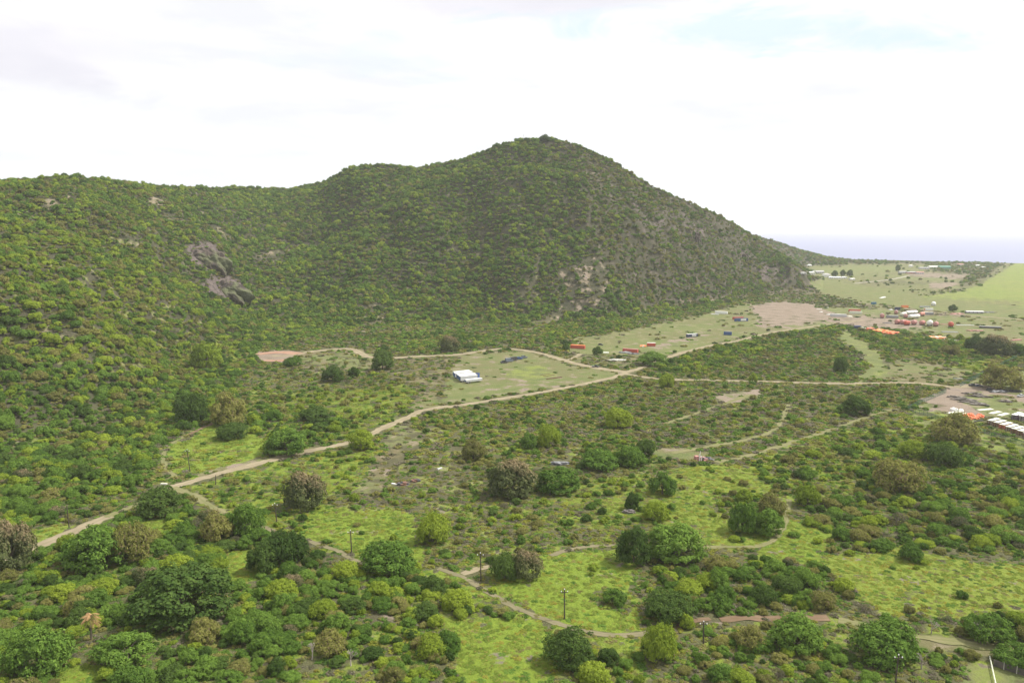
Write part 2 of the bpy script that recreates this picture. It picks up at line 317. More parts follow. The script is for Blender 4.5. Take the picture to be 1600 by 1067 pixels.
# roads and paths: points in the photograph, width in metres
ROADS = [
 ('dirt_road', 'main', 5.6, [(-60, 895), (0, 875), (45, 858), (90, 841), (135, 822), (170, 806)]),
 ('dirt_road', 'main', 5.4, [(262, 763), (300, 752), (345, 739), (400, 725), (470, 707), (550, 690), (600, 668), (640, 651), (665, 640), (740, 630), (850, 612), (920, 598), (960, 589), (985, 580), (1010, 572), (1060, 553), (1110, 540), (1150, 533), (1200, 521), (1250, 513), (1300, 506), (1350, 500)]),
 ('dirt_road', 'main', 7, [(985, 582), (940, 576), (900, 568), (862, 557), (840, 551), (815, 547), (785, 545), (750, 549), (715, 554), (650, 557), (612, 559), (580, 558), (565, 553), (548, 545), (520, 546), (490, 549), (455, 555), (425, 556)]),
 ('dirt_track', 'main', 4, [(885, 564), (898, 558), (908, 553)]),
 ('dirt_track', 'main', 5.5, [(975, 584), (1000, 588), (1030, 592), (1100, 594), (1200, 596), (1300, 599), (1400, 598), (1450, 600), (1492, 605), (1520, 602)]),
 ('dirt_track', 'grass', 3.2, [(1120, 722), (1160, 714), (1210, 700), (1300, 671), (1345, 655), (1400, 638)]),
 ('dirt_track', 'grass', 3.2, [(1050, 708), (1110, 697), (1160, 688), (1205, 674), (1224, 652), (1232, 632)]),
 ('dirt_track', 'grass', 3, [(1040, 662), (1090, 645), (1140, 628), (1175, 616)]),
 ('grass_track', 'grass', 3.2, [(165, 808), (200, 793), (235, 775), (262, 763)]),
 ('grass_track', 'grass', 4, [(268, 762), (305, 775), (325, 788), (350, 802)]),
 ('dirt_path', 'path', 2.6, [(395, 818), (412, 823), (434, 832)]),
 ('dirt_path', 'path', 2.0, [(434, 832), (470, 842), (500, 851), (530, 862), (546, 872), (570, 881)]),
 ('dirt_path', 'path', 2.0, [(684, 888), (712, 897), (736, 908), (765, 926), (800, 946), (838, 963), (880, 977), (930, 989), (985, 992), (1035, 984), (1060, 978)]),
 ('dirt_path', 'main', 2.6, [(722, 897), (745, 889), (775, 884), (805, 880)]),
 ('dirt_path', 'path', 2.2, [(860, 868), (895, 858), (925, 853), (962, 852)]),
 ('dirt_path', 'grass', 2.2, [(1060, 858), (1110, 855), (1160, 855), (1190, 852), (1215, 838), (1228, 812), (1232, 780)]),
 ('dirt_path', 'red', 2.4, [(335, 660), (318, 668), (292, 680)]),
 ('dirt_path', 'grass', 2.4, [(292, 680), (270, 692), (256, 708), (256, 722), (266, 738), (285, 752)]),
 ('dirt_path', 'red', 2.6, [(1040, 984), (1062, 977), (1085, 970), (1110, 967)]),
 ('dirt_path', 'red', 3.2, [(1125, 968), (1170, 966), (1205, 967), (1250, 966), (1295, 966)]),
 ('dirt_path', 'grass', 3.4, [(1310, 968), (1350, 976), (1400, 987), (1450, 997), (1500, 1003), (1550, 1012), (1610, 1024)]),
 ('bare_soil', 'pink', 11, [(402, 554), (425, 551), (450, 551), (466, 553)]),
 ('bare_soil', 'pink', 7, [(412, 563), (432, 564), (452, 562)]),
 ('airfield_road', 'grey', 7, [(1335, 443), (1390, 437), (1420, 431)]),
 ('airfield_road', 'main', 7, [(1440, 487), (1500, 492), (1600, 500)]),
]
def plain_pt(px, py):
    x, y, z = ray(px, py); t = -EYE / z
    return np.array([x * t, y * t])
def smooth_line(pts, step=2.0):
    p = np.array([plain_pt(*q) for q in pts])
    out = []
    for i in range(len(p) - 1):
        p0 = p[max(i - 1, 0)]; p1 = p[i]; p2 = p[i + 1]; p3 = p[min(i + 2, len(p) - 1)]
        n = max(2, int(np.linalg.norm(p2 - p1) / step))
        for k in range(n):
            t = k / n
            out.append(.5 * ((2 * p1) + (-p0 + p2) * t + (2 * p0 - 5 * p1 + 4 * p2 - p3) * t * t + (-p0 + 3 * p1 - 3 * p2 + p3) * t ** 3))
    out.append(p[-1]); return np.array(out)
for i, r in enumerate(ROADS): ROADS[i] = r + (smooth_line(r[3]),)
# distance-to-road lookup on a world grid of 2.5 m
CL_X0, CL_Y0, CL_S = -700, 100, 2.0
CLW, CLH = 1100, 1300
clear = np.zeros((CLH, CLW), np.float32)
def stamp(x, y, r, val=1.0):
    n = int(math.ceil(r / CL_S)) + 1
    ci = int((x - CL_X0) / CL_S); cj = int((y - CL_Y0) / CL_S)
    for j in range(cj - n, cj + n + 1):
        for i in range(ci - n, ci + n + 1):
            if 0 <= i < CLW and 0 <= j < CLH:
                if math.hypot(CL_X0 + (i + .5) * CL_S - x, CL_Y0 + (j + .5) * CL_S - y) < r: clear[j, i] = max(clear[j, i], val)
for nm, st, wd, pts, ln in ROADS:
    for q in ln:
        if st in ('main', 'pink'): stamp(q[0], q[1], wd / 2 + (1.0 if nm == 'dirt_road' else .3), 1.0)
        else: stamp(q[0], q[1], wd / 2 + .8, .8); stamp(q[0] + R_.uniform(-.4, .4), q[1] + R_.uniform(-.4, .4), wd * .5, 1)
    if nm in ('dirt_road', 'dirt_track', 'dirt_path'):
        for q in ln[::2]:
            dd = math.hypot(*q)
            for t_ in ((4, 8) if dd > 300 else (3,)): stamp(q[0] * (1 - t_ / dd), q[1] * (1 - t_ / dd), 3, .75)
def cleared(x, y):
    i = ((x - CL_X0) / CL_S).astype(int); j = ((y - CL_Y0) / CL_S).astype(int)
    ok = (i >= 0) & (i < CLW) & (j >= 0) & (j < CLH)
    return np.where(ok, clear[np.clip(j, 0, CLH - 1), np.clip(i, 0, CLW - 1)], 0)

# ---------------------------------------------------------------- object helpers
def tagp(o, label=None, cat=None, group=None, kind=None):
    if label: o['label'] = label
    if cat: o['category'] = cat
    if group: o['group'] = group
    if kind: o['kind'] = kind
    return o
def thing(name, label, cat, loc=(0, 0, 0), rz=0, group=None):
    o = bpy.data.objects.new(name, None); C.objects.link(o); o.empty_display_size = .5
    o.location = loc; o.rotation_euler = (0, 0, rz); return tagp(o, label, cat, group)
class MB:
    """collects boxes, tubes and so on into one mesh"""
    def __init__(s): s.v = []; s.f = []; s.m = []; s.mi = 0
    def quad(s, a, b, c, d): n = len(s.v); s.v += [a, b, c, d]; s.f.append((n, n + 1, n + 2, n + 3)); s.m.append(s.mi); return s
    def poly(s, pts, faces):
        n = len(s.v); s.v += [tuple(p) for p in pts]
        for f in faces: s.f.append(tuple(n + i for i in f)); s.m.append(s.mi)
        return s
    def box(s, x0, x1, y0, y1, z0, z1, rz=0, ox=0, oy=0, rx=0):
        P_ = [(x, y, z) for z in (z0, z1) for x, y in ((x0, y0), (x1, y0), (x1, y1), (x0, y1))]
        c, q = cos(rz), sin(rz)
        P_ = [(x * c - y * q + ox, x * q + y * c + oy, z) for x, y, z in P_]
        return s.poly(P_, [(3, 2, 1, 0), (4, 5, 6, 7), (0, 1, 5, 4), (1, 2, 6, 5), (2, 3, 7, 6), (3, 0, 4, 7)])
    def tube(s, a, b, r0, r1=None, n=8, cap=True):
        r1 = r0 if r1 is None else r1
        a = Vector(a); b = Vector(b); d = (b - a).normalized()
        u = d.orthogonal().normalized(); v = d.cross(u)
        P_ = [a + (u * cos(2 * pi * k / n) + v * sin(2 * pi * k / n)) * r0 for k in range(n)] + [b + (u * cos(2 * pi * k / n) + v * sin(2 * pi * k / n)) * r1 for k in range(n)]
        fs = [(k, (k + 1) % n, n + (k + 1) % n, n + k) for k in range(n)]
        if cap: fs += [tuple(range(n - 1, -1, -1)), tuple(range(n, 2 * n))]
        return s.poly(P_, fs)
    def lathe(s, prof, n=14, axis='z', o=(0, 0, 0)):
        P_ = []
        for r, h in prof:
            for k in range(n):
                c, q = r * cos(2 * pi * k / n), r * sin(2 * pi * k / n)
                P_.append((o[0] + c, o[1] + q, o[2] + h) if axis == 'z' else (o[0] + h, o[1] + c, o[2] + q))
        fs = []
        for i in range(len(prof) - 1):
            for k in range(n):
                a, b = i * n + k, i * n + (k + 1) % n
                fs.append((a, b, b + n, a + n) if axis == 'z' else (b, a, a + n, b + n))
        fs += [tuple(range(n - 1, -1, -1)), tuple(range((len(prof) - 1) * n, len(prof) * n))]
        return s.poly(P_, fs)
    def build(s, name, mat, parent=None, smooth=False, **tags):
        me = bpy.data.meshes.new(name); me.from_pydata([tuple(p) for p in s.v], [], s.f)
        for m in (mat if isinstance(mat, (list, tuple)) else [mat]): me.materials.append(m)
        if max(s.m, default=0): me.polygons.foreach_set('material_index', s.m)
        if smooth: me.polygons.foreach_set('use_smooth', [True] * len(me.polygons))
        o = bpy.data.objects.new(name, me); C.objects.link(o)
        if parent: o.parent = parent
        return tagp(o, **tags)
def pmat(name, col, rough=.7, metal=0, dirt=.25, scale=1.2, dcol=(.16, .12, .09), bump=0):
    """painted or weathered surface with worn blotches"""
    m = bpy.data.materials.new(name); m.use_nodes = True; nt = m.node_tree
    b = nt.nodes['Principled BSDF']; b.inputs['Roughness'].default_value = rough; b.inputs['Metallic'].default_value = metal
    t = N(nt, 'ShaderNodeTexCoord'); n = N(nt, 'ShaderNodeTexNoise'); LK(nt, t.outputs['Object'], n.inputs['Vector'])
    n.inputs['Scale'].default_value = scale; n.inputs['Detail'].default_value = 6
    f = ramp(nt, n.outputs['Fac'], [(.38, (0, 0, 0)), (.72, (1, 1, 1))])
    LK(nt, mix(nt, math_(nt, 'MULTIPLY', f, dirt), col, dcol), b.inputs['Base Color'])
    return m

# ---------------------------------------------------------------- ground
def ground_mat():
    m = bpy.data.materials.new('ground_soil_and_grass'); m.use_nodes = True; nt = m.node_tree
    b = nt.nodes['Principled BSDF']; b.inputs['Roughness'].default_value = .95; b.inputs['Specular IOR Level'].default_value = .1
    g = N(nt, 'ShaderNodeNewGeometry'); pos = g.outputs['Position']
    def nz(scale, det=5, rough=.6):
        n = N(nt, 'ShaderNodeTexNoise'); LK(nt, pos, n.inputs['Vector']); n.inputs['Scale'].default_value = scale
        n.inputs['Detail'].default_value = det; n.inputs['Roughness'].default_value = rough; return ramp(nt, n.outputs['Fac'], [(.33, (0, 0, 0)), (.67, (1, 1, 1))])
    A = N(nt, 'ShaderNodeAttribute', attribute_name='cover'); s = N(nt, 'ShaderNodeSeparateColor'); LK(nt, A.outputs['Color'], s.inputs[0])
    A2 = N(nt, 'ShaderNodeAttribute', attribute_name='soil'); s2 = N(nt, 'ShaderNodeSeparateColor'); LK(nt, A2.outputs['Color'], s2.inputs[0])
    L, G, D = s.outputs[0], s.outputs[1], s.outputs[2]; B, K = s2.outputs[0], s2.outputs[1]; T = s2.outputs[2]
    big, mid, fine = nz(.012, 4), nz(.09, 6), nz(.9, 5, .7)
    under = mix(nt, fine, (.060, .072, .026), (.130, .128, .058))
    under = mix(nt, math_(nt, 'MULTIPLY', B, .75), under, mix(nt, mid, (.075, .064, .042), (.135, .118, .078)))
    under = mix(nt, math_(nt, 'MULTIPLY', A2.outputs['Alpha'], .85), under, mix(nt, mid, (.038, .044, .022), (.085, .074, .052)))
    lime = mix(nt, fine, (.105, .165, .020), (.190, .252, .032))
    lime = mix(nt, math_(nt, 'MULTIPLY', B, .5), lime, (.21, .19, .055))
    def thr(a, noise, k=.5, s_=5):
        return math_(nt, 'MULTIPLY', math_(nt, 'ADD', math_(nt, 'SUBTRACT', a, .5), math_(nt, 'MULTIPLY', math_(nt, 'SUBTRACT', noise, .5), k)), s_) 
    def gate(a, noise, k=1.2, s_=4):
        v = math_(nt, 'ADD', thr(a, noise, k, s_), .5, True); return v
    c = mix(nt, gate(L, mid, 1.1), under, lime)
    grass = mix(nt, mid, (.098, .132, .040), (.185, .188, .078))
    grass = mix(nt, math_(nt, 'MULTIPLY', fine, .5), grass, (.15, .165, .065))
    grass = mix(nt, math_(nt, 'MULTIPLY', B, gate(big, mid, 1, 3)), grass, (.15, .115, .07))
    grass = mix(nt, gate(L, mid, 1.0, 3), grass, mix(nt, math_(nt, 'MULTIPLY', big, .6), mix(nt, fine, (.13, .185, .038), (.19, .235, .055)), (.215, .215, .07)))
    c = mix(nt, gate(G, mid, .9, 5), c, grass)
    dirt = mix(nt, mid, (.19, .15, .112), (.275, .225, .175)); dirt = mix(nt, math_(nt, 'MULTIPLY', fine, .35), dirt, (.20, .15, .11))
    c = mix(nt, gate(D, mid, 1.1, 4), c, dirt)
    vor = N(nt, 'ShaderNodeTexVoronoi', feature='DISTANCE_TO_EDGE'); LK(nt, pos, vor.inputs['Vector']); vor.inputs['Scale'].default_value = .22
    rock = mix(nt, fine, (.075, .06, .055), (.19, .155, .14)); rock = mix(nt, ramp(nt, vor.outputs[0], [(0, (1, 1, 1)), (.1, (0, 0, 0))]), rock, (.05, .042, .038))
    c = mix(nt, gate(K, mid, 1.0, 4), c, rock)
    LK(nt, c, b.inputs['Base Color'])
    bp = N(nt, 'ShaderNodeBump'); bp.inputs['Distance'].default_value = .5; bp.inputs['Strength'].default_value = .6
    LK(nt, fine, bp.inputs['Height']); LK(nt, bp.outputs[0], b.inputs['Normal'])
    return m
def build_ground():
    a0, a1 = az_of(-420, 600), az_of(2020, 600)
    az = np.concatenate([np.linspace(-pi, a0, 60, endpoint=False), np.linspace(a0, a1, 1150), np.linspace(a1, pi, 60)[1:]])
    d = np.concatenate([np.array([.5, 20, 50, 80]), np.geomspace(110, 2750, 760), np.array([3000, 3600])])
    A, Dd = np.meshgrid(az, d); X = np.sin(A) * Dd; Y = np.cos(A) * Dd
    back = (np.abs(A) > a1 + .25)
    Z = height(X, Y); Z = np.where(back & (Dd < 2400), 0, Z)
    nr, nc = X.shape
    me = bpy.data.meshes.new('ground')
    me.vertices.add(nr * nc); me.vertices.foreach_set('co', np.stack([X, Y, Z], -1).astype(np.float32).ravel())
    i = np.arange(nr * nc).reshape(nr, nc)
    q = np.stack([i[:-1, :-1], i[:-1, 1:], i[1:, 1:], i[1:, :-1]], -1).reshape(-1, 4)[:, ::-1]
    me.loops.add(q.size); me.loops.foreach_set('vertex_index', q.ravel().astype(np.int32))
    me.polygons.add(len(q)); me.polygons.foreach_set('loop_start', np.arange(0, q.size, 4, dtype=np.int32))
    me.polygons.foreach_set('use_smooth', np.ones(len(q), bool)); me.update()
    v = survey(X.ravel(), Y.ravel(), Z.ravel())
    dd = Dd.ravel(); v[dd < 100] = (.5, .3, 0, 0, .3, 0); sl = sstep(2, 9, Z.ravel()); v[:, 1] *= 1 - .8 * sl; wch = {'cover': np.ones(len(v)), 'soil': sl}
    for nm, cols in (('cover', (1, 2, 3)), ('soil', (4, 5, 0))):
        at = me.color_attributes.new(nm, 'FLOAT_COLOR', 'POINT')
        at.data.foreach_set('color', np.concatenate([v[:, cols], wch[nm][:, None]], 1).astype(np.float32).ravel())
    me.materials.append(ground_mat())
    o = bpy.data.objects.new('ground', me); C.objects.link(o); tagp(o, kind='structure')
build_ground()

def road_mat(name, c1, c2, c3):
    m = bpy.data.materials.new(name); m.use_nodes = True; nt = m.node_tree
    b = nt.nodes['Principled BSDF']; b.inputs['Roughness'].default_value = .95; b.inputs['Specular IOR Level'].default_value = .1
    g = N(nt, 'ShaderNodeNewGeometry')
    def nz(scale, det=5):
        n = N(nt, 'ShaderNodeTexNoise'); LK(nt, g.outputs['Position'], n.inputs['Vector']); n.inputs['Scale'].default_value = scale; n.inputs['Detail'].default_value = det; return n.outputs['Fac']
    A = N(nt, 'ShaderNodeAttribute', attribute_name='across')
    c = mix(nt, ramp(nt, nz(.15), [(.35, (0, 0, 0)), (.65, (1, 1, 1))]), c1, c2)
    c = mix(nt, math_(nt, 'MULTIPLY', A.outputs['Fac'], math_(nt, 'ADD', nz(.5), .25), True), c, c3)
    c = mix(nt, math_(nt, 'MULTIPLY', nz(2.5), .4), c, tuple(q * .6 for q in c1))
    LK(nt, c, b.inputs['Base Color']); return m
RM = {'main': road_mat('pale_dirt', (.25, .205, .135), (.34, .285, .195), (.19, .18, .09)),
      'path': road_mat('trodden_earth', (.165, .145, .085), (.235, .20, .125), (.13, .14, .06)),
      'grass': road_mat('worn_grass', (.17, .17, .075), (.235, .21, .11), (.12, .14, .045)),
      'red': road_mat('reddish_dirt', (.16, .10, .065), (.24, .165, .11), (.12, .11, .05)),
      'pink': road_mat('pinkish_soil', (.33, .175, .115), (.42, .29, .22), (.24, .16, .10)),
      'grey': road_mat('grey_gravel', (.34, .32, .27), (.42, .39, .33), (.22, .22, .12))}
def strip(name, style, width, ln):
    n = len(ln); t = np.gradient(ln, axis=0); t /= np.linalg.norm(t, axis=1)[:, None] + 1e-9; nn = np.stack([-t[:, 1], t[:, 0]], 1)
    W = 7; us = np.linspace(-1, 1, W); V = []; AC = []
    wl = width / 2 * (.55 + .9 * fbm(ln[:, 0] / 9, ln[:, 1] / 9, 3, 51)); wr = width / 2 * (.55 + .9 * fbm(ln[:, 0] / 9 + 99, ln[:, 1] / 9, 3, 52))
    rag = (np.array([[R_.random() for _ in range(2)] for _ in range(n)]) - .5) * (1.3 if width > 3 else .8)
    for i in range(n):
        for k, u in enumerate(us):
            wd = wl[i] if u < 0 else wr[i]
            e = rag[i, 0] if u < 0 else rag[i, 1]
            q = ln[i] + nn[i] * (u * wd + (e * u if abs(u) > .9 else 0))
            V.append((q[0], q[1], .03)); AC.append(max(abs(u) ** 4, .75 if abs(u) < .05 else 0) )
    Fc = [(i * W + k, i * W + k + 1, (i + 1) * W + k + 1, (i + 1) * W + k) for i in range(n - 1) for k in range(W - 1)]
    me = bpy.data.meshes.new(name); me.from_pydata(V, [], Fc); me.materials.append(RM[style])
    at = me.attributes.new('across', 'FLOAT', 'POINT'); at.data.foreach_set('value', AC)
    o = bpy.data.objects.new(name, me); C.objects.link(o); tagp(o, kind='structure')
zoff = 0
for nm, st, wd, pts, ln in ROADS:
    strip(nm, st, wd, ln); bpy.context.scene.collection.objects[-1].location.z = zoff; zoff += .005

# sea
m = bpy.data.materials.new('sea_water'); m.use_nodes = True; nt = m.node_tree; b = nt.nodes['Principled BSDF']
b.inputs['Base Color'].default_value = (.16, .18, .31, 1); b.inputs['Roughness'].default_value = .35
g = N(nt, 'ShaderNodeNewGeometry'); n = N(nt, 'ShaderNodeTexNoise'); LK(nt, g.outputs['Position'], n.inputs['Vector']); n.inputs['Scale'].default_value = .02; n.inputs['Detail'].default_value = 8
bp = N(nt, 'ShaderNodeBump'); bp.inputs['Distance'].default_value = .6; LK(nt, n.outputs[0], bp.inputs['Height']); LK(nt, bp.outputs[0], b.inputs['Normal'])
mb = MB(); rings = [0, 2000, 6000, 14000, 28000]; n_ = 96
for a, b_ in zip(rings[:-1], rings[1:]):
    for k in range(n_):
        t0, t1 = 2 * pi * k / n_, 2 * pi * (k + 1) / n_
        if a == 0: mb.poly([(0, 0, -4), (b_ * cos(t0), b_ * sin(t0), -4), (b_ * cos(t1), b_ * sin(t1), -4)], [(0, 1, 2)])
        else: mb.quad((a * cos(t0), a * sin(t0), -4), (b_ * cos(t0), b_ * sin(t0), -4), (b_ * cos(t1), b_ * sin(t1), -4), (a * cos(t1), a * sin(t1), -4))
mb.build('sea', m, kind='structure')

# ---------------------------------------------------------------- foliage
def leaf_mat(name, a, b, dry=None, topdry=False, dryamt=.0):
    m = bpy.data.materials.new(name); m.use_nodes = True; nt = m.node_tree; nt.nodes.remove(nt.nodes['Principled BSDF'])
    out = nt.nodes['Material Output']
    oi = N(nt, 'ShaderNodeObjectInfo'); g = N(nt, 'ShaderNodeNewGeometry'); t = N(nt, 'ShaderNodeTexCoord')
    n = N(nt, 'ShaderNodeTexNoise'); LK(nt, t.outputs['Object'], n.inputs['Vector']); n.inputs['Scale'].default_value = 4.2; n.inputs['Detail'].default_value = 4
    wn = N(nt, 'ShaderNodeTexNoise'); LK(nt, g.outputs['Position'], wn.inputs['Vector']); wn.inputs['Scale'].default_value = .018; wn.inputs['Detail'].default_value = 3
    f = math_(nt, 'ADD', math_(nt, 'SUBTRACT', math_(nt, 'MULTIPLY', oi.outputs['Random'], .75), .1), math_(nt, 'MULTIPLY', math_(nt, 'SUBTRACT', n.outputs['Fac'], .5), 1.7))
    f = math_(nt, 'ADD', f, math_(nt, 'MULTIPLY', math_(nt, 'SUBTRACT', wn.outputs['Fac'], .5), 1.3))
    f = math_(nt, 'ADD', f, math_(nt, 'MULTIPLY', math_(nt, 'SUBTRACT', g.outputs['Random Per Island'], .2), .8), True)
    c = mix(nt, f, a, b)
    if dry:
        sp = N(nt, 'ShaderNodeSeparateXYZ'); LK(nt, t.outputs['Object'], sp.inputs[0])
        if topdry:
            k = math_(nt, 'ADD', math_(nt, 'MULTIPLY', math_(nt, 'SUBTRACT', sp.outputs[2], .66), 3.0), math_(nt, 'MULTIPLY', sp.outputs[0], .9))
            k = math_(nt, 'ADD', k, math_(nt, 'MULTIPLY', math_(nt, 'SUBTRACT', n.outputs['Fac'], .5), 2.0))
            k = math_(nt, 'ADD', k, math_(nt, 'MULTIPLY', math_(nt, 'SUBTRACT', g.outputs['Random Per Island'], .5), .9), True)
        else:
            k = math_(nt, 'MULTIPLY', math_(nt, 'GREATER_THAN', g.outputs['Random Per Island'], 1 - dryamt), 1.0)
        c = mix(nt, k, c, dry)
    d = N(nt, 'ShaderNodeBsdfDiffuse'); LK(nt, c, d.inputs[0]); tr = N(nt, 'ShaderNodeBsdfTranslucent')
    LK(nt, mix(nt, 1.0, c, (1.15, 1.2, .7), 'MULTIPLY'), tr.inputs[0])
    mx = N(nt, 'ShaderNodeMixShader'); mx.inputs[0].default_value = .22; LK(nt, d.outputs[0], mx.inputs[1]); LK(nt, tr.outputs[0], mx.inputs[2])
    LK(nt, mx.outputs[0], out.inputs[0]); return m
LM = {'dark': leaf_mat('dark_leaves', (.044, .082, .020), (.100, .155, .036)),
      'green': leaf_mat('green_leaves', (.068, .130, .024), (.160, .255, .045)),
      'lime': leaf_mat('lime_leaves', (.140, .205, .026), (.290, .360, .045)),
      'olive': leaf_mat('olive_leaves', (.125, .138, .038), (.260, .258, .072), (.20, .15, .09), dryamt=.12),
      'dead': leaf_mat('dead_twigs', (.120, .102, .078), (.25, .215, .165), (.10, .12, .045), dryamt=.35),
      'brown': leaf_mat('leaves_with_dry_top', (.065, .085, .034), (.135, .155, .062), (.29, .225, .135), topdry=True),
      'vine': leaf_mat('vine_leaves', (.108, .160, .025), (.215, .268, .048), (.26, .21, .06), dryamt=.06),
      'yellow': leaf_mat('yellow_vine_leaves', (.165, .185, .028), (.27, .28, .045), (.30, .18, .07), dryamt=.12)}
bark = pmat('grey_bark', (.13, .105, .085), .95, scale=3, dirt=.5)
def ico_pts(sub):
    import bmesh
    bm = bmesh.new(); bmesh.ops.create_icosphere(bm, subdivisions=sub, radius=1)
    bm.verts.ensure_lookup_table(); v = np.array([tuple(x.co) for x in bm.verts]); f = np.array([[q.index for q in x.verts] for x in bm.faces]); bm.free(); return v, f
ICO = ico_pts(2); ICO1 = ico_pts(1)
def crown_mesh(name, seed, mat, nleaf, ls, nl=10, flat=.9, spread=.62, lr=(.28, .46), zlo=.22, sparse=0, core=.80, pits=.13):
    rg = np.random.default_rng(seed)
    r = rg.uniform(*lr, nl); ang = rg.uniform(0, 2 * pi, nl); rad = spread * np.sqrt(rg.uniform(0.02, 1, nl))
    zc = zlo + (flat - zlo - .3) * (1 - (rad / spread) ** 2 * .75) * rg.uniform(.55, 1.1, nl) + .02
    c = np.stack([np.cos(ang) * rad, np.sin(ang) * rad, zc], 1)
    # a skirt of low lobes so that the crown comes down to the ground
    ns = nl // 2; a2 = rg.uniform(0, 2 * pi, ns); c2 = np.stack([np.cos(a2) * spread * .9, np.sin(a2) * spread * .9, np.full(ns, .18)], 1)
    c = np.vstack([c, c2]); r = np.concatenate([r, rg.uniform(lr[0] * .8, lr[1] * .85, ns)])
    pr = r ** 2 / (r ** 2).sum(); P_ = []; Nn = []
    while len(P_) < nleaf:
        k = rg.choice(len(r), nleaf, p=pr); dr = rg.normal(size=(nleaf, 3)); dr /= np.linalg.norm(dr, axis=1)[:, None]
        dr[:, 2] = np.where(dr[:, 2] < -.3, -dr[:, 2], dr[:, 2])
        w3 = c[k] + dr * r[k][:, None]; bumpy = 1 + pits * 1.6 * np.sin(w3[:, 0] * 17 + seed) * np.sin(w3[:, 1] * 16 + 2 * seed) * np.sin(w3[:, 2] * 18 + 1) + pits * .7 * np.sin(w3[:, 0] * 31 + 4) * np.sin(w3[:, 1] * 29)
        p = c[k] + dr * (r[k] * bumpy * rg.uniform(.84, 1.08, nleaf))[:, None] * np.array([1, 1, .85])
        dist = np.linalg.norm((p[:, None] - c[None]) / np.array([1, 1, .85]), axis=2) / r[None]
        ok = (dist.min(1) > .80) & (p[:, 2] > .0)
        if sparse: ok &= (np.sin(p[:, 0] * 7 + seed) * np.sin(p[:, 1] * 6) * np.sin(p[:, 2] * 7) > -1 + sparse)
        for a, b in zip(p[ok], dr[ok]): P_.append(a); Nn.append(b)
    P_ = np.array(P_[:nleaf]); Nn = np.array(Nn[:nleaf]) + rg.normal(size=(nleaf, 3)) * .34
    Nn[:, 2] += .35; Nn /= np.linalg.norm(Nn, axis=1)[:, None]
    u = np.cross(Nn, rg.normal(size=(nleaf, 3))); u /= np.linalg.norm(u, axis=1)[:, None]; v = np.cross(Nn, u)
    s = ls * rg.uniform(.55, 1.35, nleaf)[:, None]; asp = rg.uniform(.55, 1.0, nleaf)[:, None]
    q = np.stack([P_ - u * s * .5, P_ - v * s * asp * .5 + Nn * s * .12, P_ + u * s * .5, P_ + v * s * asp * .5 + Nn * s * .12], 1).reshape(-1, 3)
    verts = [q]; faces = [tuple(range(4 * i, 4 * i + 4)) for i in range(nleaf)]; base = len(q)
    if core > 0:
        for cc, rr in zip(c, r):
            j = 1 + .12 * rg.uniform(-1, 1, len(ICO1[0]))[:, None]
            verts.append(cc + ICO1[0] * rr * core * np.array([1, 1, .85]) * j); faces += [tuple(base + f) for f in ICO1[1]]; base += len(ICO1[0])
    me = bpy.data.meshes.new(name); me.from_pydata(np.vstack(verts).tolist(), [], [tuple(int(k) for k in f) for f in faces]); me.materials.append(mat); return me
def trunk_mesh(name, seed, h=.55, r=.06):
    rg = random.Random(seed); mb = MB()
    p = Vector((0, 0, -.03)); rr = r * 1.3
    for k in range(4):
        q = p + Vector((rg.uniform(-.03, .03), rg.uniform(-.03, .03), h * .16)); mb.tube(p, q, rr, rr * .88, 8, False); p = q; rr *= .88
    for k in range(5):
        a = 2 * pi * k / 5 + rg.random(); b0 = p - Vector((0, 0, rg.uniform(0, .1)))
        e1 = b0 + Vector((cos(a) * .2, sin(a) * .2, .16 + rg.random() * .1)); e2 = e1 + Vector((cos(a + .4) * .2, sin(a + .4) * .2, .16))
        mb.tube(b0, e1, rr * .6, rr * .4, 6, False); mb.tube(e1, e2, rr * .4, rr * .15, 6, False)
    me = bpy.data.meshes.new(name); me.from_pydata([tuple(q) for q in mb.v], [], mb.f); me.materials.append(bark); return me
TRUNKS = [trunk_mesh('trunk', s) for s in range(3)]
COLS = ['dark', 'green', 'lime', 'olive', 'dead', 'brown']
CM = {}       # (lod, colour) -> crown meshes
for li, (lod, nl_, ls_) in enumerate((('near', 3600, .075), ('mid', 1300, .125), ('far', 480, .20))):
    for ci, cn in enumerate(COLS):
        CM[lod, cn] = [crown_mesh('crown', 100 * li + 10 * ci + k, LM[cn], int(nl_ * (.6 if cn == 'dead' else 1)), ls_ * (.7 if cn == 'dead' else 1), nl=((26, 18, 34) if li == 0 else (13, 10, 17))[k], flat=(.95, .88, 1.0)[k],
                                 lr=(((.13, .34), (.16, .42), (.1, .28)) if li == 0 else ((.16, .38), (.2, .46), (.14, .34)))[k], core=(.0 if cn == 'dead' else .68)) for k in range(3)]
for ci, cn in enumerate(COLS):
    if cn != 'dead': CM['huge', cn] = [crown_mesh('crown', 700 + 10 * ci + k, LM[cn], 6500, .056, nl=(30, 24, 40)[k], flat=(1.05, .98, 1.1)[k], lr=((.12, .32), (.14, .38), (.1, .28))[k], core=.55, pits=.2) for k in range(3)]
# low mounds of creeper and grass tussock
GC = {}
for li, (lod, nl_, ls_) in enumerate((('near', 130, .26), ('mid', 60, .38), ('far', 26, .6))):
    for ci, cn in enumerate(('vine', 'yellow', 'green', 'olive', 'dead', 'dark')):
        GC[lod, cn] = [crown_mesh('mound', 900 + 100 * li + 10 * ci + k, LM[cn], nl_, ls_, nl=6, flat=.62, lr=(.22, .42), zlo=.05, core=.6) for k in range(2)]

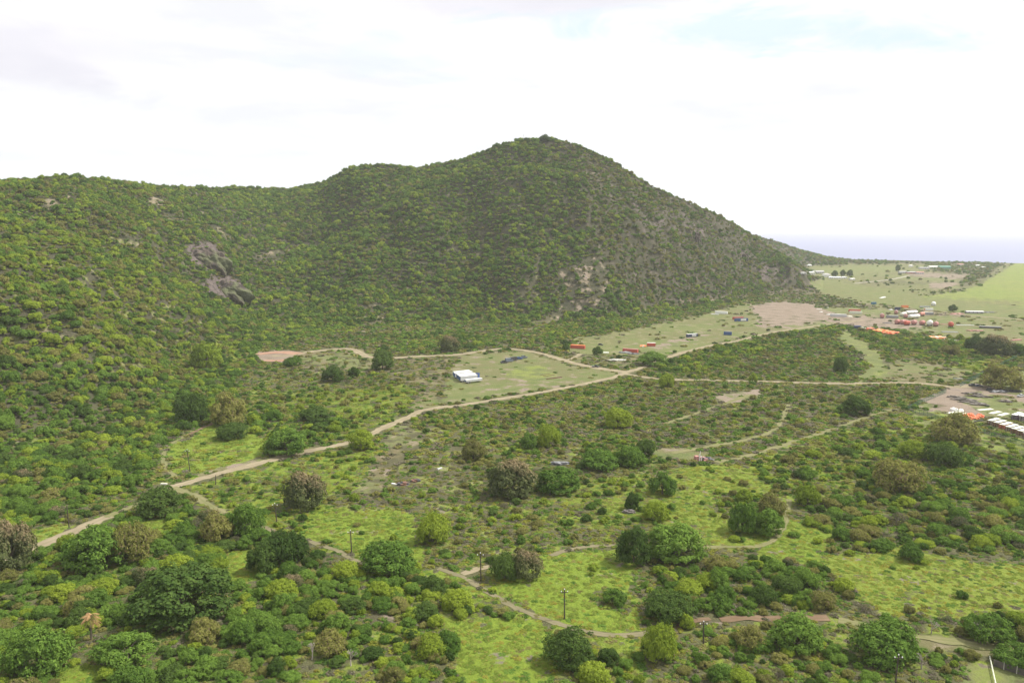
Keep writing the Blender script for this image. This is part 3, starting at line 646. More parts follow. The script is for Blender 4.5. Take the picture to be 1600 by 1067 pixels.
def instancer(name, protos, pts, kid, rz, scl, label, cat):
    """one object of uncountable growth: every point carries a copy of one of the prototype plants"""
    me = bpy.data.meshes.new(name); n = len(pts)
    me.vertices.add(n); me.vertices.foreach_set('co', np.asarray(pts, np.float32).ravel())
    a = me.attributes.new('kid', 'INT', 'POINT'); a.data.foreach_set('value', np.asarray(kid, np.int32))
    a = me.attributes.new('rot', 'FLOAT_VECTOR', 'POINT'); a.data.foreach_set('vector', np.stack([np.zeros(n), np.zeros(n), rz], 1).astype(np.float32).ravel())
    a = me.attributes.new('scl', 'FLOAT_VECTOR', 'POINT'); a.data.foreach_set('vector', np.asarray(scl, np.float32).ravel())
    o = bpy.data.objects.new(name, me); C.objects.link(o); tagp(o, label, cat, kind='stuff')
    ng = bpy.data.node_groups.new(name, 'GeometryNodeTree')
    ng.interface.new_socket('Geometry', in_out='INPUT', socket_type='NodeSocketGeometry'); ng.interface.new_socket('Geometry', in_out='OUTPUT', socket_type='NodeSocketGeometry')
    gi = ng.nodes.new('NodeGroupInput'); go = ng.nodes.new('NodeGroupOutput')
    jn = ng.nodes.new('GeometryNodeJoinGeometry')
    links = []
    for me_ in protos:
        src = bpy.data.objects.new('plant', me_)
        oi = ng.nodes.new('GeometryNodeObjectInfo'); oi.inputs['Object'].default_value = src; oi.inputs['As Instance'].default_value = False
        gt = ng.nodes.new('GeometryNodeGeometryToInstance'); ng.links.new(oi.outputs['Geometry'], gt.inputs[0]); links.append(gt)
    for gt in reversed(links): ng.links.new(gt.outputs[0], jn.inputs[0])
    ip = ng.nodes.new('GeometryNodeInstanceOnPoints'); ip.inputs['Pick Instance'].default_value = True
    def attr(nm, ty):
        q = ng.nodes.new('GeometryNodeInputNamedAttribute'); q.data_type = ty; q.inputs[0].default_value = nm
        return [s for s in q.outputs if s.enabled and s.name == 'Attribute'][0]
    ng.links.new(gi.outputs[0], ip.inputs['Points']); ng.links.new(jn.outputs[0], ip.inputs['Instance'])
    ng.links.new(attr('kid', 'INT'), ip.inputs['Instance Index']); ng.links.new(attr('rot', 'FLOAT_VECTOR'), ip.inputs['Rotation']); ng.links.new(attr('scl', 'FLOAT_VECTOR'), ip.inputs['Scale'])
    ng.links.new(ip.outputs[0], go.inputs[0])
    md = o.modifiers.new('growth', 'NODES'); md.node_group = ng
    return o
# ---------------------------------------------------------------- built things
PT = {}
def paint_mat(key, col=None, **k):
    if key not in PT: PT[key] = pmat(key, col, **k)
    return PT[key]
WHITE = paint_mat('white_paint', (.78, .78, .74), dirt=.15, dcol=(.45, .40, .33)); GREYW = paint_mat('grey_white_paint', (.55, .56, .56), dirt=.3, dcol=(.3, .27, .23))
BLUE = paint_mat('blue_paint', (.035, .085, .24), dirt=.15); TEAL = paint_mat('teal_paint', (.05, .19, .30)); NAVY = paint_mat('navy_paint', (.02, .035, .09), dirt=.2)
RED = paint_mat('red_paint', (.48, .085, .05), dirt=.35, dcol=(.28, .14, .1)); PINK = paint_mat('faded_red_paint', (.42, .17, .15), dirt=.5, dcol=(.45, .33, .30)); ORANGE = paint_mat('orange_plastic', (.80, .22, .06), dirt=.3, dcol=(.8, .42, .15))
SAL = paint_mat('salmon_bag', (.85, .22, .10), dirt=.25, dcol=(.75, .3, .18)); RUST = paint_mat('rusty_steel', (.15, .075, .05), dirt=.6, dcol=(.27, .13, .08)); DARK = paint_mat('dark_metal', (.035, .037, .042), rough=.5, dirt=.4, dcol=(.10, .09, .085))
TYRE = paint_mat('tyre_rubber', (.02, .02, .02), rough=.9, dirt=.3, dcol=(.08, .07, .06)); GLASS = paint_mat('dark_window_glass', (.02, .025, .03), rough=.15, dirt=0); GREY = paint_mat('grey_metal', (.24, .25, .26), dirt=.4)
CONC = paint_mat('pale_concrete', (.50, .49, .42), dirt=.35, dcol=(.33, .30, .23)); CREAM = paint_mat('pale_board', (.66, .67, .55), dirt=.25, dcol=(.45, .43, .33)); GREENR = paint_mat('green_roof_sheet', (.10, .30, .22), dirt=.3)
WOODP = paint_mat('tarred_pole_wood', (.055, .042, .034), rough=.9, scale=4); ROOFG = paint_mat('grey_roof_sheet', (.40, .40, .40), dirt=.4, dcol=(.25, .2, .17)); GREENF = paint_mat('green_fence_wire', (.035, .12, .085), dirt=.2); STEEL = paint_mat('galvanised_steel', (.42, .43, .43), dirt=.3, rough=.5, metal=.4)
YEL = paint_mat('yellow_boards', (.55, .38, .14), dirt=.4); PLUM = paint_mat('purple_brown_pipe', (.13, .09, .12), dirt=.4)
DBLUE = paint_mat('dull_blue_grey_paint', (.10, .13, .17), dirt=.5, dcol=(.25, .25, .25))
placed = []
def at(px, py, r=3, mark=True):
    p = ground_at(px, py)
    if mark:
        stamp(p.x, p.y, r)
        for t_ in (4, 8, 12) if p.length > 400 else (3,): stamp(p.x * (1 - t_ / p.length), p.y * (1 - t_ / p.length), max(r, 4) * 1.1, .75)
    return p
def mark_line(p, L, rz, wd=2.2):
    for t in np.linspace(-L / 2, L / 2, max(2, int(L / 2))): stamp(p.x + cos(rz) * t, p.y + sin(rz) * t, wd)
    for t in np.linspace(2, 9, 4):   # keep the side towards the viewer free of tall growth
        stamp(p.x * (1 - t / p.length), p.y * (1 - t / p.length), L * .45, .6)
def container(label, px, py, L, rot, wall, roof=None, door=None, W=2.5, H=2.7, wheels=False, group=None, name='shipping_container', cat='container', mural=None, z0=None, off=None):
    p = at(px, py, 3) if off is None else off; rz = radians(rot); mark_line(p, L, rz)
    t = thing(name, label, cat, p, rz, group); zb = (1.15 if wheels else .16) if z0 is None else z0
    mb = MB(); n = int(L / .55); ys = W / 2
    for sgn in (-1, 1):     # corrugated long sides
        pts = []
        for k in range(n * 2 + 1):
            x = -L / 2 + .1 + (L - .2) * k / (2 * n); y = sgn * (ys - (.09 if (k // 1) % 2 else .02)); pts += [(x, y, zb + .12), (x, y, zb + H - .1)]
        mb.poly(pts, [(2 * k, 2 * k + 2, 2 * k + 3, 2 * k + 1) if sgn < 0 else (2 * k + 1, 2 * k + 3, 2 * k + 2, 2 * k) for k in range(2 * n)])
    mb.box(L / 2 - .1, L / 2 - .04, -ys + .05, ys - .05, zb + .1, zb + H - .1); mb.box(-L / 2 + .1, L / 2 - .1, -ys + .1, ys - .1, zb + .08, zb + .16)
    mb.build('body', wall, t)
    fr = MB()
    for x in (-L / 2, L / 2 - .14):
        for y in (-ys, ys - .14): fr.box(x, x + .14, y, y + .14, zb, zb + H - .001)
        fr.box(x, x + .14, -ys + .14, ys - .14, zb + H - .16, zb + H - .002); fr.box(x, x + .14, -ys + .14, ys - .14, zb, zb + .14)
    for y in (-ys, ys - .12): fr.box(-L / 2 + .14, L / 2 - .14, y, y + .12, zb + H - .13, zb + H - .003); fr.box(-L / 2 + .14, L / 2 - .14, y, y + .12, zb, zb + .13)
    fr.build('frame', wall, t)
    r = MB(); m2 = int(L / 1.2)
    r.box(-L / 2 - .01, L / 2 + .01, -ys - .01, ys + .01, zb + H, zb + H + .05)
    for k in range(m2): x = -L / 2 + L * (k + .5) / m2; r.box(x - .15, x + .15, -ys + .15, ys - .15, zb + H + .05, zb + H + .08)
    r.build('roof', roof or wall, t)
    for sgn in (-1, 1):
        d = MB(); d.box(-L / 2 - .05, -L / 2 + .02, min(.02 * sgn, sgn * (ys - .16)), max(.02 * sgn, sgn * (ys - .16)), zb + .15, zb + H - .17); dd = d.build('door', door or wall, t)
        rd = MB()
        rd.tube((-L / 2 - .09, sgn * .45, zb + .2), (-L / 2 - .09, sgn * .45, zb + H - .25), .03, n=5)
        rd.build('lock_rod', STEEL, dd)
    if mural: mm = MB(); mm.box(-L * .08, L * .35, -ys - .05, -ys - .02, zb + .5, zb + H - .5); mm.build('side_panel', mural, t)
    if wheels:
        c = MB()
        for y in (-.5, .4): c.box(-L / 2 + .3, L / 2 - .3, y, y + .1, zb - .3, zb - .003)
        for x in (-L / 2 + 1.5, -L / 2 + 2.8): c.tube((x, -1.0, .52), (x, 1.0, .52), .07, n=6)
        c.build('chassis', DARK, t)
        for x in (-L / 2 + 1.5, -L / 2 + 2.8):
            for y in (-1.05, 1.05):
                wm = MB(); wm.tube((x, y - .22, .52), (x, y + .22, .52), .52, n=14); ww = wm.build('wheel', TYRE, t)
                hm = MB(); hm.tube((x, y - .24, .52), (x, y + .24, .52), .24, n=10); hm.build('rim', GREYW, ww)
        for y in (-.8, .8): lm = MB(); lm.box(L / 2 - 2.6, L / 2 - 2.45, y - .07, y + .07, .0, zb - .002); lm.box(L / 2 - 2.75, L / 2 - 2.3, y - .15, y + .15, 0, .05); lm.build('landing_leg', DARK, t)
    return t
def tank(label, px, py, L, rot, R, col, band=None, wheels=False, zc=None, group=None, cat='tank', name='horizontal_tank', tilt=0):
    p = at(px, py, 3); rz = radians(rot); mark_line(p, L, rz)
    t = thing(name, label, cat, p, rz, group); zc = zc or R + .45
    mb = MB(); e = R * .45
    mb.lathe([(R * .05, -L / 2), (R * .55, -L / 2 + e * .15), (R * .87, -L / 2 + e * .5), (R, -L / 2 + e)] + [(R, -L / 2 + e + (L - 2 * e) * k / 4) for k in range(1, 4)] + [(R, L / 2 - e), (R * .87, L / 2 - e * .5), (R * .55, L / 2 - e * .15), (R * .05, L / 2)], 20, 'x', (0, 0, zc))
    mb.build('tank_shell', col, t, smooth=True)
    b = MB()
    for x in np.linspace(-L / 2 + e + .2, L / 2 - e - .2, 4): b.lathe([(R + .06, x - .16), (R + .06, x + .16)], 20, 'x', (0, 0, zc))
    b.build('band', band or STEEL, t)
    s = MB()
    for x in (-L * .28, L * .28): s.box(x - .25, x + .25, -R * .75, R * .75, 0, zc - R * .72)
    s.build('saddle', DARK, t)
    h = MB(); h.lathe([(.45, 0), (.45, .35), (.3, .42)], 10, 'z', (L * .12, 0, zc + R - .03)); h.build('hatch', GREYW, t)
    l = MB()
    for y in (-.25, .25): l.tube((L * .12 + y, -R - .15, .1), (L * .12 + y, -R * .72, zc + R * .8), .04, n=5)
    for k in range(6): zz = .5 + k * (zc) / 5; l.tube((L * .12 - .25, -R - .13, zz), (L * .12 + .25, -R - .13, zz), .03, n=5)
    l.build('ladder', STEEL, t)
    if wheels:
        for x in (-L / 2 + 1.4, -L / 2 + 2.7):
            for y in (-1.1, 1.1): wm = MB(); wm.tube((x, y - .25, .5), (x, y + .25, .5), .5, n=12); wm.build('wheel', TYRE, t)
    return t
def hull(pts_side, y0, y1, inset=0.0):
    n = len(pts_side); P_ = [(x, y0 + inset * (z > .95) , z) for x, z in pts_side] + [(x, y1 - inset * (z > .95), z) for x, z in pts_side]
    fs = [tuple(range(n)), tuple(range(2 * n - 1, n - 1, -1))] + [((k + 1) % n, k, n + k, n + (k + 1) % n) for k in range(n)]
    return P_, fs
def car(label, px, py, rot, col, kind='car', group=None, bed=None):
    p = at(px, py, 2); rz = radians(rot); mark_line(p, 4.5, rz, 1.6)
    t = thing({'car': 'parked_car', 'pickup': 'pickup_truck', 'van': 'parked_van'}[kind], label, {'car': 'car', 'pickup': 'pickup truck', 'van': 'van'}[kind], p, rz, group)
    body = {'car': [(-2.2, .35), (2.2, .35), (2.25, .75), (1.3, .95), (-1.7, 1.0), (-2.2, .9)], 'pickup': [(-2.6, .45), (2.5, .45), (2.55, .9), (1.5, 1.08), (-2.6, 1.08)],
            'van': [(-2.6, .4), (2.5, .4), (2.5, 1.0), (1.9, 1.15), (-2.6, 1.15)]}[kind]
    cab = {'car': [(-1.75, 1.003), (1.2, .955), (.5, 1.42), (-1.2, 1.45)], 'pickup': [(-.7, 1.083), (1.4, 1.083), (.8, 1.72), (-.5, 1.75)], 'van': [(-2.55, 1.153), (1.85, 1.153), (1.2, 2.05), (-2.5, 2.1)]}[kind]
    mb = MB(); mb.poly(*hull(body, -.85, .85)); mb.build('body', col, t)
    mb = MB(); mb.poly(*hull(cab, -.72, .72, .06)); c = mb.build('cabin', GLASS if kind != 'van' else col, t)
    zt = cab[2][1]; r = MB(); r.box(cab[3][0] + .02, cab[2][0] - .02, -.66, .66, max(cab[2][1], cab[3][1]) + .002, max(cab[2][1], cab[3][1]) + .05); r.build('roof', col, t)
    if kind == 'van':
        for y in (-.745, .745): g = MB(); g.box(.6, 1.3, y - .015, y + .015, 1.3, 1.8); g.build('side_window', GLASS, t)
    if kind == 'pickup':
        b = MB(); b.box(-2.55, -.75, -.8, -.74, 1.083, 1.3); b.box(-2.55, -.75, .74, .8, 1.083, 1.3); b.box(-2.6, -2.551, -.8, .8, 1.083, 1.3); b.build('cargo_bed', bed or col, t)
    for x in (-1.45, 1.45):
        for y in (-.82, .82):
            wm = MB(); wm.tube((x, y - .1, .33), (x, y + .1, .33), .33, n=14); ww = wm.build('wheel', TYRE, t)
            hm = MB(); hm.tube((x, y - .115, .33), (x, y + .115, .33), .17, n=8); hm.build('rim', GREYW, ww)
    for y in (-.6, .6): h = MB(); h.box(body[1][0] + .0, body[1][0] + .07, y - .14, y + .14, .62, .76); h.build('headlight', GREYW, t)
    return t
def lump(name, label, cat, px, py, rx, ry, h, mat, seed=0, group=None, rot=0, sub=3, rough=.22, nfold=7):
    """a slumped bag, tarpaulin heap or pile: a folded dome resting on the ground"""
    p = at(px, py, max(rx, ry) * .8); rg = np.random.default_rng(seed); v, f = ico_pts(sub); v = v.copy(); ph = rg.uniform(0, 6, 6)
    n = 1 + rough * (np.sin(v[:, 0] * nfold + ph[0]) * np.sin(v[:, 1] * nfold * .8 + ph[1]) + .6 * np.sin(v[:, 2] * nfold * 1.3 + v[:, 0] * 5 + ph[2])) 
    v *= n[:, None]; v[:, 2] = np.where(v[:, 2] < -.25, -.25, v[:, 2]); v = (v + [0, 0, .22]) * [rx, ry, h / 1.2]
    mb = MB(); mb.v = v.tolist(); mb.f = [tuple(int(q) for q in x) for x in f]; mb.m = [0] * len(mb.f)
    o = mb.build(name, mat, smooth=False); tagp(o, label, cat, group); o.location = p; o.rotation_euler.z = radians(rot)
    if isinstance(mat, (list, tuple)):
        k = rg.random(len(f)); q = (np.sin(v[f[:, 0], 0] * 1.3 + ph[3]) + np.sin(v[f[:, 0], 1] * 1.7 + ph[4]) + k) > .9
        o.data.polygons.foreach_set('material_index', q.astype(np.int32))
    return o
def slab(name, label, cat, px, py, L, W, H, rot, mat, group=None, z=0, ribs=True, tilt=0):
    p = at(px, py, 2); rz = radians(rot); mark_line(p, L, rz, W * .6)
    mb = MB(); mb.box(-L / 2, L / 2, -W / 2, W / 2, .02, H)
    if ribs:
        for x in np.linspace(-L / 2 + .1, L / 2 - .1, int(L / 1.5) + 1): mb.box(x - .06, x + .06, -W / 2 - .03, W / 2 + .03, 0, H + .03)
    o = mb.build(name, mat); tagp(o, label, cat, group); o.location = p + Vector((0, 0, z)); o.rotation_euler = (0, radians(tilt), rz); return o
def beam(label, px, py, L, rot, mat, h=.4, group=None):
    p = at(px, py, 2); rz = radians(rot); mb = MB(); mb.box(-L / 2, L / 2, -h / 2, h / 2, 0, .05); mb.box(-L / 2, L / 2, -.04, .04, .05, h - .05); mb.box(-L / 2, L / 2, -h / 2, h / 2, h - .05, h)
    o = mb.build('steel_beam', mat); tagp(o, label, 'steel beam', group); o.location = p; o.rotation_euler.z = rz; return o

# six white and blue trailers side by side in the grass
p0 = at(705.5, 591.5, 4); ordn = ['farthest back', 'second from the back', 'third from the back', 'third from the front', 'second from the front', 'nearest the camera']
hd = radians(32)
for k in range(6):
    q = p0 + Vector((6.2 + 1.35 * k + (2.2 if k == 5 else 0), 7 - k * 4.1, 0)); stamp(q.x, q.y, 8)
    container(f'white roofed trailer with blue end doors in the six trailer row, {ordn[k]}', 0, 0, [12, 13, 11.5, 12.5, 12.5, 12][k], 32, WHITE if k in (0, 3) else GREYW, WHITE, BLUE, wheels=True,
              group='white trailers parked side by side on the grass flat', name='box_trailer', cat='trailer', off=q, H=[2.7, 2.7, 2.5, 2.9, 2.8, 1.3][k])
container('short dark blue container standing on end of the white trailer row', 745.5, 591, 3, 70, BLUE, NAVY, BLUE, H=3.4)
PT['dv1'] = DBLUE
for k in range(5):
    car(['dusty dark car at the left end of the wreck row', 'blue grey car second from left in the wreck row', 'dark car in the middle of the five car wreck row', 'blue car second from right in the wreck row', 'grey car at the right end of the wreck row'][k] + ' on the grass',
        788 + 7.6 * k, 567.5 - 1.9 * k, 28 + (k % 3) * 7, [DARK, DBLUE, DARK, BLUE, DBLUE][k], ['car', 'van', 'van', 'car', 'car'][k], group='derelict cars in a row beside the looping track').scale = (1.3, 1.25, 1.4)
beam('long rusty dark beam lying on the grass, nearest of three', 866, 591.3, 13, 34, RUST, .5, 'steel beams on the grass flat'); beam('thin rusty beam lying behind the long dark one', 858, 587, 9, 30, RUST, .3, 'steel beams on the grass flat')
beam('faint thin beam farthest back of three on the grass', 852, 585.5, 8, 36, RUST, .25, 'steel beams on the grass flat')
container('orange red container beside a small dark tree at the foot of the hill', 903, 544.5, 12.2, -24, RED, ORANGE, RED); container('red container with pale orange roof among grey scrap, middle of three red ones', 985, 550.5, 12.4, -27, RED, PINK, RED)
container('short red container with white roof, right of the other red ones', 1017.5, 541, 7, -6, RED, WHITE, RED)
car('small dark car parked on grass behind the two round trees', 938.5, 539.5, -25, DARK); car('dark pickup truck with pale cargo bed at the edge of the looping dirt track', 930.5, 574, -12, DARK, 'pickup', bed=WHITE)
slab('plastic_sheet', 'white sheet lying on grass right of the round dark tree', 'sheet', 947, 551, 4.5, 3, .25, -8, WHITE, ribs=False)
lump('scrap_heap', 'grey scrap heap in front of the red container', 'scrap heap', 976, 551.5, 5, 2, 1.2, [GREY, DARK], 3); lump('scrap_heap', 'low dark scrap heap under the right end of the red container', 'scrap heap', 990, 553.5, 4.5, 1.6, .9, [DARK, GREY], 4)
lump('rubble_heap', 'low pale grey rubble heap in dark grass between two tracks', 'rubble', 965, 563, 7, 3, .9, [CONC, GREY], 5)
lump('scrap_heap', 'small orange and white scrap heap left of the short red container', 'scrap heap', 1005, 541.5, 3, 1.6, 1.3, [ORANGE, WHITE], 6)
container('dark blue container with white roof and pale side panel on the open grass', 1081, 526.5, 11.5, 26, NAVY, WHITE, NAVY, mural=GREYW); container('short dark blue container alone on the grass beside the dirt road', 1137, 523.5, 7.2, -14, BLUE, DBLUE, BLUE, H=3)
container('blue container with pale goods at its side, by the bare dirt circle', 1158, 502, 15, 14, BLUE, DBLUE, BLUE, mural=WHITE, H=3); container('faded red container behind the blue one by the bare dirt circle', 1153, 499, 12, 14, RED, PINK, RED)
container('white container at the edge of the bushes under the hill', 1127, 490.5, 14, -25, WHITE, WHITE, WHITE); slab('metal_sheet', 'white metal sheet lying left of the white container', 'metal sheet', 1117, 491.5, 8, 3, .5, -26, GREYW)
container('long grey white container on the dirt yard right of the bare circle', 1310, 495, 17, -24, GREYW, WHITE, GREYW, H=2.9); container('pale container with brick red end in front of a red one on the yard', 1337, 490.5, 13.5, -20, CREAM, CREAM, RED)
container('red container behind the pale one on the yard', 1335, 487.5, 13, -14, RED, RED, RED); lump('rubble_heap', 'pale rubble at the right end of the long grey white container', 'rubble', 1327, 495, 3, 2, 1.2, CREAM, 7)
lump('rubble_heap', 'white rubble at the left end of the long grey white container', 'rubble', 1296, 492, 3, 1.6, 1.1, WHITE, 8)
for k, (a, b, L, lb) in enumerate([(1280, 483.5, 6, 'white panel lying left of the long grey white container, largest of three'), (1292, 481, 4, 'small white panel farthest up the slope near the bare circle'), (1283, 487.5, 5, 'white panel nearest the camera beside the bare dirt circle')]):
    slab('panel', lb, 'panel', a, b, L, 2.4, .4, -20 + 30 * k, WHITE, 'white panels by the bare circle')
container('small teal box container alone beside the dark bank', 1365, 475.5, 6.2, 8, TEAL, BLUE, TEAL); slab('trailer_bed', 'long white slab tilted on dark supports, farthest from the camera on the plain', 'trailer bed', 1379, 466, 13, 2.6, 1.4, 38, WHITE, tilt=-5)
container('dark navy container beside an orange one behind the tank cluster', 1402, 484.5, 6.2, -8, NAVY, NAVY, NAVY, H=3.2); container('orange container behind the tank cluster', 1413.5, 481, 9, 12, ORANGE, RED, ORANGE)
lump('rubble_heap', 'small white rubble heap left of the navy container', 'rubble', 1392, 484.5, 2.4, 1.3, 1, WHITE, 9)
# cluster of tanks and trailers
TG = 'old tanks and trailers heaped together on the far yard'
tank('pink grey tank end at the left end of the tank cluster', 1378, 497, 7, 70, 2.3, PINK, group=TG); container('grey box trailer lying low in the left half of the tank cluster', 1394, 497, 12, -14, GREY, GREYW, GREY, group=TG)
tank('faded red tank behind the grey box trailer', 1400, 491, 6, 60, 2.1, PINK, group=TG); tank('cream tank in the middle of the tank cluster', 1411, 494, 11, 40, 2.0, CREAM, group=TG)
tank('faded red round tank standing in front of the cream tank', 1414.5, 497, 6, 75, 2.1, PINK, group=TG); tank('long white tank at the back of the tank cluster', 1424, 491, 17, 22, 1.9, WHITE, group=TG)
tank('white tank with dark shadowed side, nearest in the tank cluster', 1428, 497.5, 15, 20, 2.0, WHITE, band=GREYW, group=TG); tank('pale tank with orange end at the right of the tank cluster', 1440, 494, 8, 30, 2.0, PINK, band=ORANGE, group=TG)
container('dark grey trailer with white roof at the right end of the tank cluster', 1450, 492, 11, -6, GREY, WHITE, GREY, group=TG); container('grey flat container behind the tank cluster on the right', 1445, 480.5, 12, -6, GREYW, GREY, GREY, H=1.6, group=TG)
container('white and orange container just behind the dark grey trailer', 1451, 485, 10, 4, WHITE, WHITE, ORANGE, H=2.2, group=TG)
t = thing('upright_tank', 'white upright round tank with domed top standing alone on the plain', 'tank', at(1458.5, 477.5, 4)); mb = MB(); mb.lathe([(2.7, 0), (2.7, 3.2), (2.3, 4.1), (1.2, 4.8), (.1, 5)], 20); mb.build('tank_shell', WHITE, t, smooth=True)
mb = MB(); mb.lathe([(2.8, 0), (2.8, .5)], 20, 'z'); mb.build('base_ring', DBLUE, t); mb = MB(); mb.tube((0, -2.8, 0), (0, -2.75, 3.4), .1); mb.build('pipe', STEEL, t)
RG = 'faded red drums in a line in front of the tank cluster'
for k, (x, y, lb, m_) in enumerate([(1402, 506.5, 'first from the left', PINK), (1411, 507, 'second from the left', PINK), (1417, 508.5, 'third from the left and nearest', RED), (1428, 507.5, 'fourth from the left', PINK), (1441, 508, 'standing alone in the middle', PINK), (1462, 510, 'just right of the white drum', PINK)]):
    tank(f'faded red drum in the line before the tanks, {lb}', x, y, 6.0, [36, 22, 12, 40, 28, 44][k], 2.2, m_, band=PINK if k % 2 else RED, group=RG, name='steel_drum', cat='drum')
tank('white drum tilted among the faded red drums', 1452.5, 509, 6, 50, 2.6, WHITE, band=WHITE, name='steel_drum', cat='drum'); tank('bright red upright drum at the right end of the red line', 1485.5, 511, 4.2, 80, 2.4, RED, band=RED, name='steel_drum', cat='drum')
slab('plank', 'long pinkish plank lying between the drums', 'plank', 1473, 507, 16, 1.4, .5, 0, PINK); lump('scrap_heap', 'dark low scrap heap left of the red drums', 'scrap heap', 1386, 505, 5, 2, .8, DARK, 10)
container('short dark blue container at the left end of the orange heaps', 1339.5, 514, 6.4, 6, NAVY, BLUE, NAVY, H=3)
for k, (x, y, rx, ry, h, m_, lb) in enumerate([(1347.5, 514.5, 3, 2, 2, [GREYW, CREAM], 'grey white heap of sacks right of the dark blue container'), (1359.5, 515.5, 5, 2.5, 2.2, [PINK, SAL], 'pink red heap of tarpaulins, leftmost of the orange heaps'),
        (1375, 518.5, 7.5, 3.6, 2.6, [ORANGE, YEL], 'orange heap with yellow patches, middle of the orange heaps'), (1391, 521.5, 8, 4, 2.7, [SAL, ORANGE], 'red orange heap at the right end of the first group'),
        (1462, 528.5, 9.5, 3.4, 1.9, [ORANGE, CREAM], 'long low orange heap alone above the bushes'), (1524, 517, 8, 4, 1.0, [RUST, PINK], 'low rust red scrap heap in the grass')]):
    lump('tarpaulin_heap', lb, 'heap', x, y, rx, ry, h, m_, 20 + k)
slab('panel', 'white panel lying right of the long orange heap', 'panel', 1480, 531, 7, 2.4, .6, -20, WHITE); slab('panel', 'white flat panel at the right edge of the bushes by the orange heap', 'panel', 1488, 532.5, 7, 2.2, .6, -5, WHITE)
slab('panel', 'grey green flat sheet in the grass in front of the red drum', 'panel', 1484, 519, 14, 5, .4, -10, GREY); slab('beam_bundle', 'long thin white beam right of the red drums', 'beam', 1508, 508.5, 17, 1.4, .7, -6, WHITE)
container('long low grey container with dark ends on the right of the plain', 1547, 513, 19, -18, DARK, GREYW, DARK, H=1.7, name='flat_trailer', cat='trailer'); slab('panel', 'pinkish panel in the grass near the right edge', 'panel', 1588, 532, 12, 2.6, .9, 24, PINK)
lump('scrap_heap', 'brown pink scrap heap left of the long grey shed', 'scrap heap', 1495, 491, 8, 3, 1.3, [PINK, RUST], 31); lump('scrap_heap', 'dark low scrap heap right of the long grey shed', 'scrap heap', 1545, 488.5, 8, 2, 1.2, DARK, 32)

# fenced yard at the right edge
SG = 'pale flat panels laid out in the fenced yard'
for (x, y, L, r, lb) in [(1490, 645, 9.4, 20, 'leftmost of the pale panels, behind the white sacks'), (1501.5, 648, 9.6, 20, 'pale panel partly under the orange sacks'), (1539.5, 640.5, 9.6, 16, 'pale panel farthest back in the group of three'),
                        (1555, 645, 9.2, 30, 'middle pale panel in the group of three'), (1567.5, 648, 9.4, 34, 'rightmost and nearest of the three pale panels')]:
    slab('ground_panel', lb, 'panel', x, y, L, 2.5, .35, r, CREAM, SG)
lump('sack', 'large white sack at the far end of the yard, left one', 'sack', 1490.5, 641.5, 1.9, 1.5, 1.7, WHITE, 41); lump('sack', 'white sack right of the larger one in the yard', 'sack', 1501, 643, 1.7, 1.4, 1.4, [WHITE, CREAM], 42)
for k, (x, y, lb) in enumerate([(1507, 651.5, 'leftmost of the bright orange sacks'), (1514.5, 655, 'nearest of the bright orange sacks'), (1516, 650.5, 'orange sack standing behind the others'), (1524.5, 654.5, 'orange sack second from the right'), (1531, 652, 'rightmost of the bright orange sacks')]):
    lump('orange_sack', lb, 'sack', x, y, 1.9, 1.7, 1.8, SAL, 50 + k, 'bright orange sacks in the yard')
beam('dark beam lying on the grass right of the orange sacks', 1529, 658.5, 7, 25, DARK, .5)
def rack(label, px, py, rot, L=9.0, W=2.5, H=2.1, lid=CREAM, m1=RUST, m2=YEL):
    p = at(px, py, 3); rz = radians(rot); mark_line(p, L, rz, 2); t = thing('stacked_rack', label, 'rack stack', p, rz, 'stacked racks with pale lids at the right edge')
    mb = MB(); mb.box(-L / 2, L / 2, -W / 2, W / 2, H, H + .14); mb.build('lid', lid, t)
    nl = 3; hh = H / nl
    for k in range(nl):
        q = MB(); z0 = k * hh
        for x in np.linspace(-L / 2, L / 2 - .18, 7):
            for y in (-W / 2, -.09, W / 2 - .18): q.box(x, x + .18, y, y + .18, z0, z0 + hh - .14)
        q.box(-L / 2, L / 2, -W / 2, W / 2, z0 + hh - .14, z0 + hh - .003); q.build('rack_tier', m1, t)
        c = MB()
        for x in np.linspace(-L / 2 + .5, L / 2 - 1.3, 5):
            for y in (-W / 2 + .35, .25): c.box(x, x + .75, y, y + .65, z0 + .01, z0 + hh * .62)
        c.build('cargo', m2, t)
for k in range(8):
    rack(f'red brown stacked rack with pale lid, {["first","second","third","fourth","fifth","sixth","seventh","eighth"][k]} from the left in the long row', 1553 + 9.3 * k, 661.5 + 3.3 * k, 33, m1=RUST if k != 2 else RED, m2=YEL if k % 3 else CREAM)
rack('dark stacked rack with white lid behind the long row, left one', 1589, 654, 38, lid=WHITE, m1=PLUM, m2=GREY, H=2.6); rack('dark stacked rack with white lid behind the long row, right one', 1600, 655.5, 38, lid=WHITE, m1=PLUM, m2=CREAM, H=2.6)
car('dark pickup truck with white cab roof parked inside the yard gate', 1520, 603.5, 10, DARK, 'pickup', bed=DBLUE); car('dark car next to the pickup inside the yard gate', 1529, 604, -8, DBLUE); car('dark car under the big round bush in the yard', 1546, 610, 20, DARK)
car('black car with pale bonnet right of the dark one under the bush', 1571, 612.5, 10, DARK, 'car'); car('white pickup truck near the right edge of the yard', 1595, 620, 25, GREYW, 'pickup'); car('rust red truck at the right edge behind the yard bush', 1598, 603, 20, RUST, 'van')
lump('scrap_heap', 'dark heap of scrap tyres under the yard bush', 'scrap heap', 1559, 613, 5, 2, 1.3, [DARK, GREY], 61); lump('scrap_heap', 'black scrap heap at the right of the yard bush', 'scrap heap', 1585, 612, 4, 2, 1.3, DARK, 62)
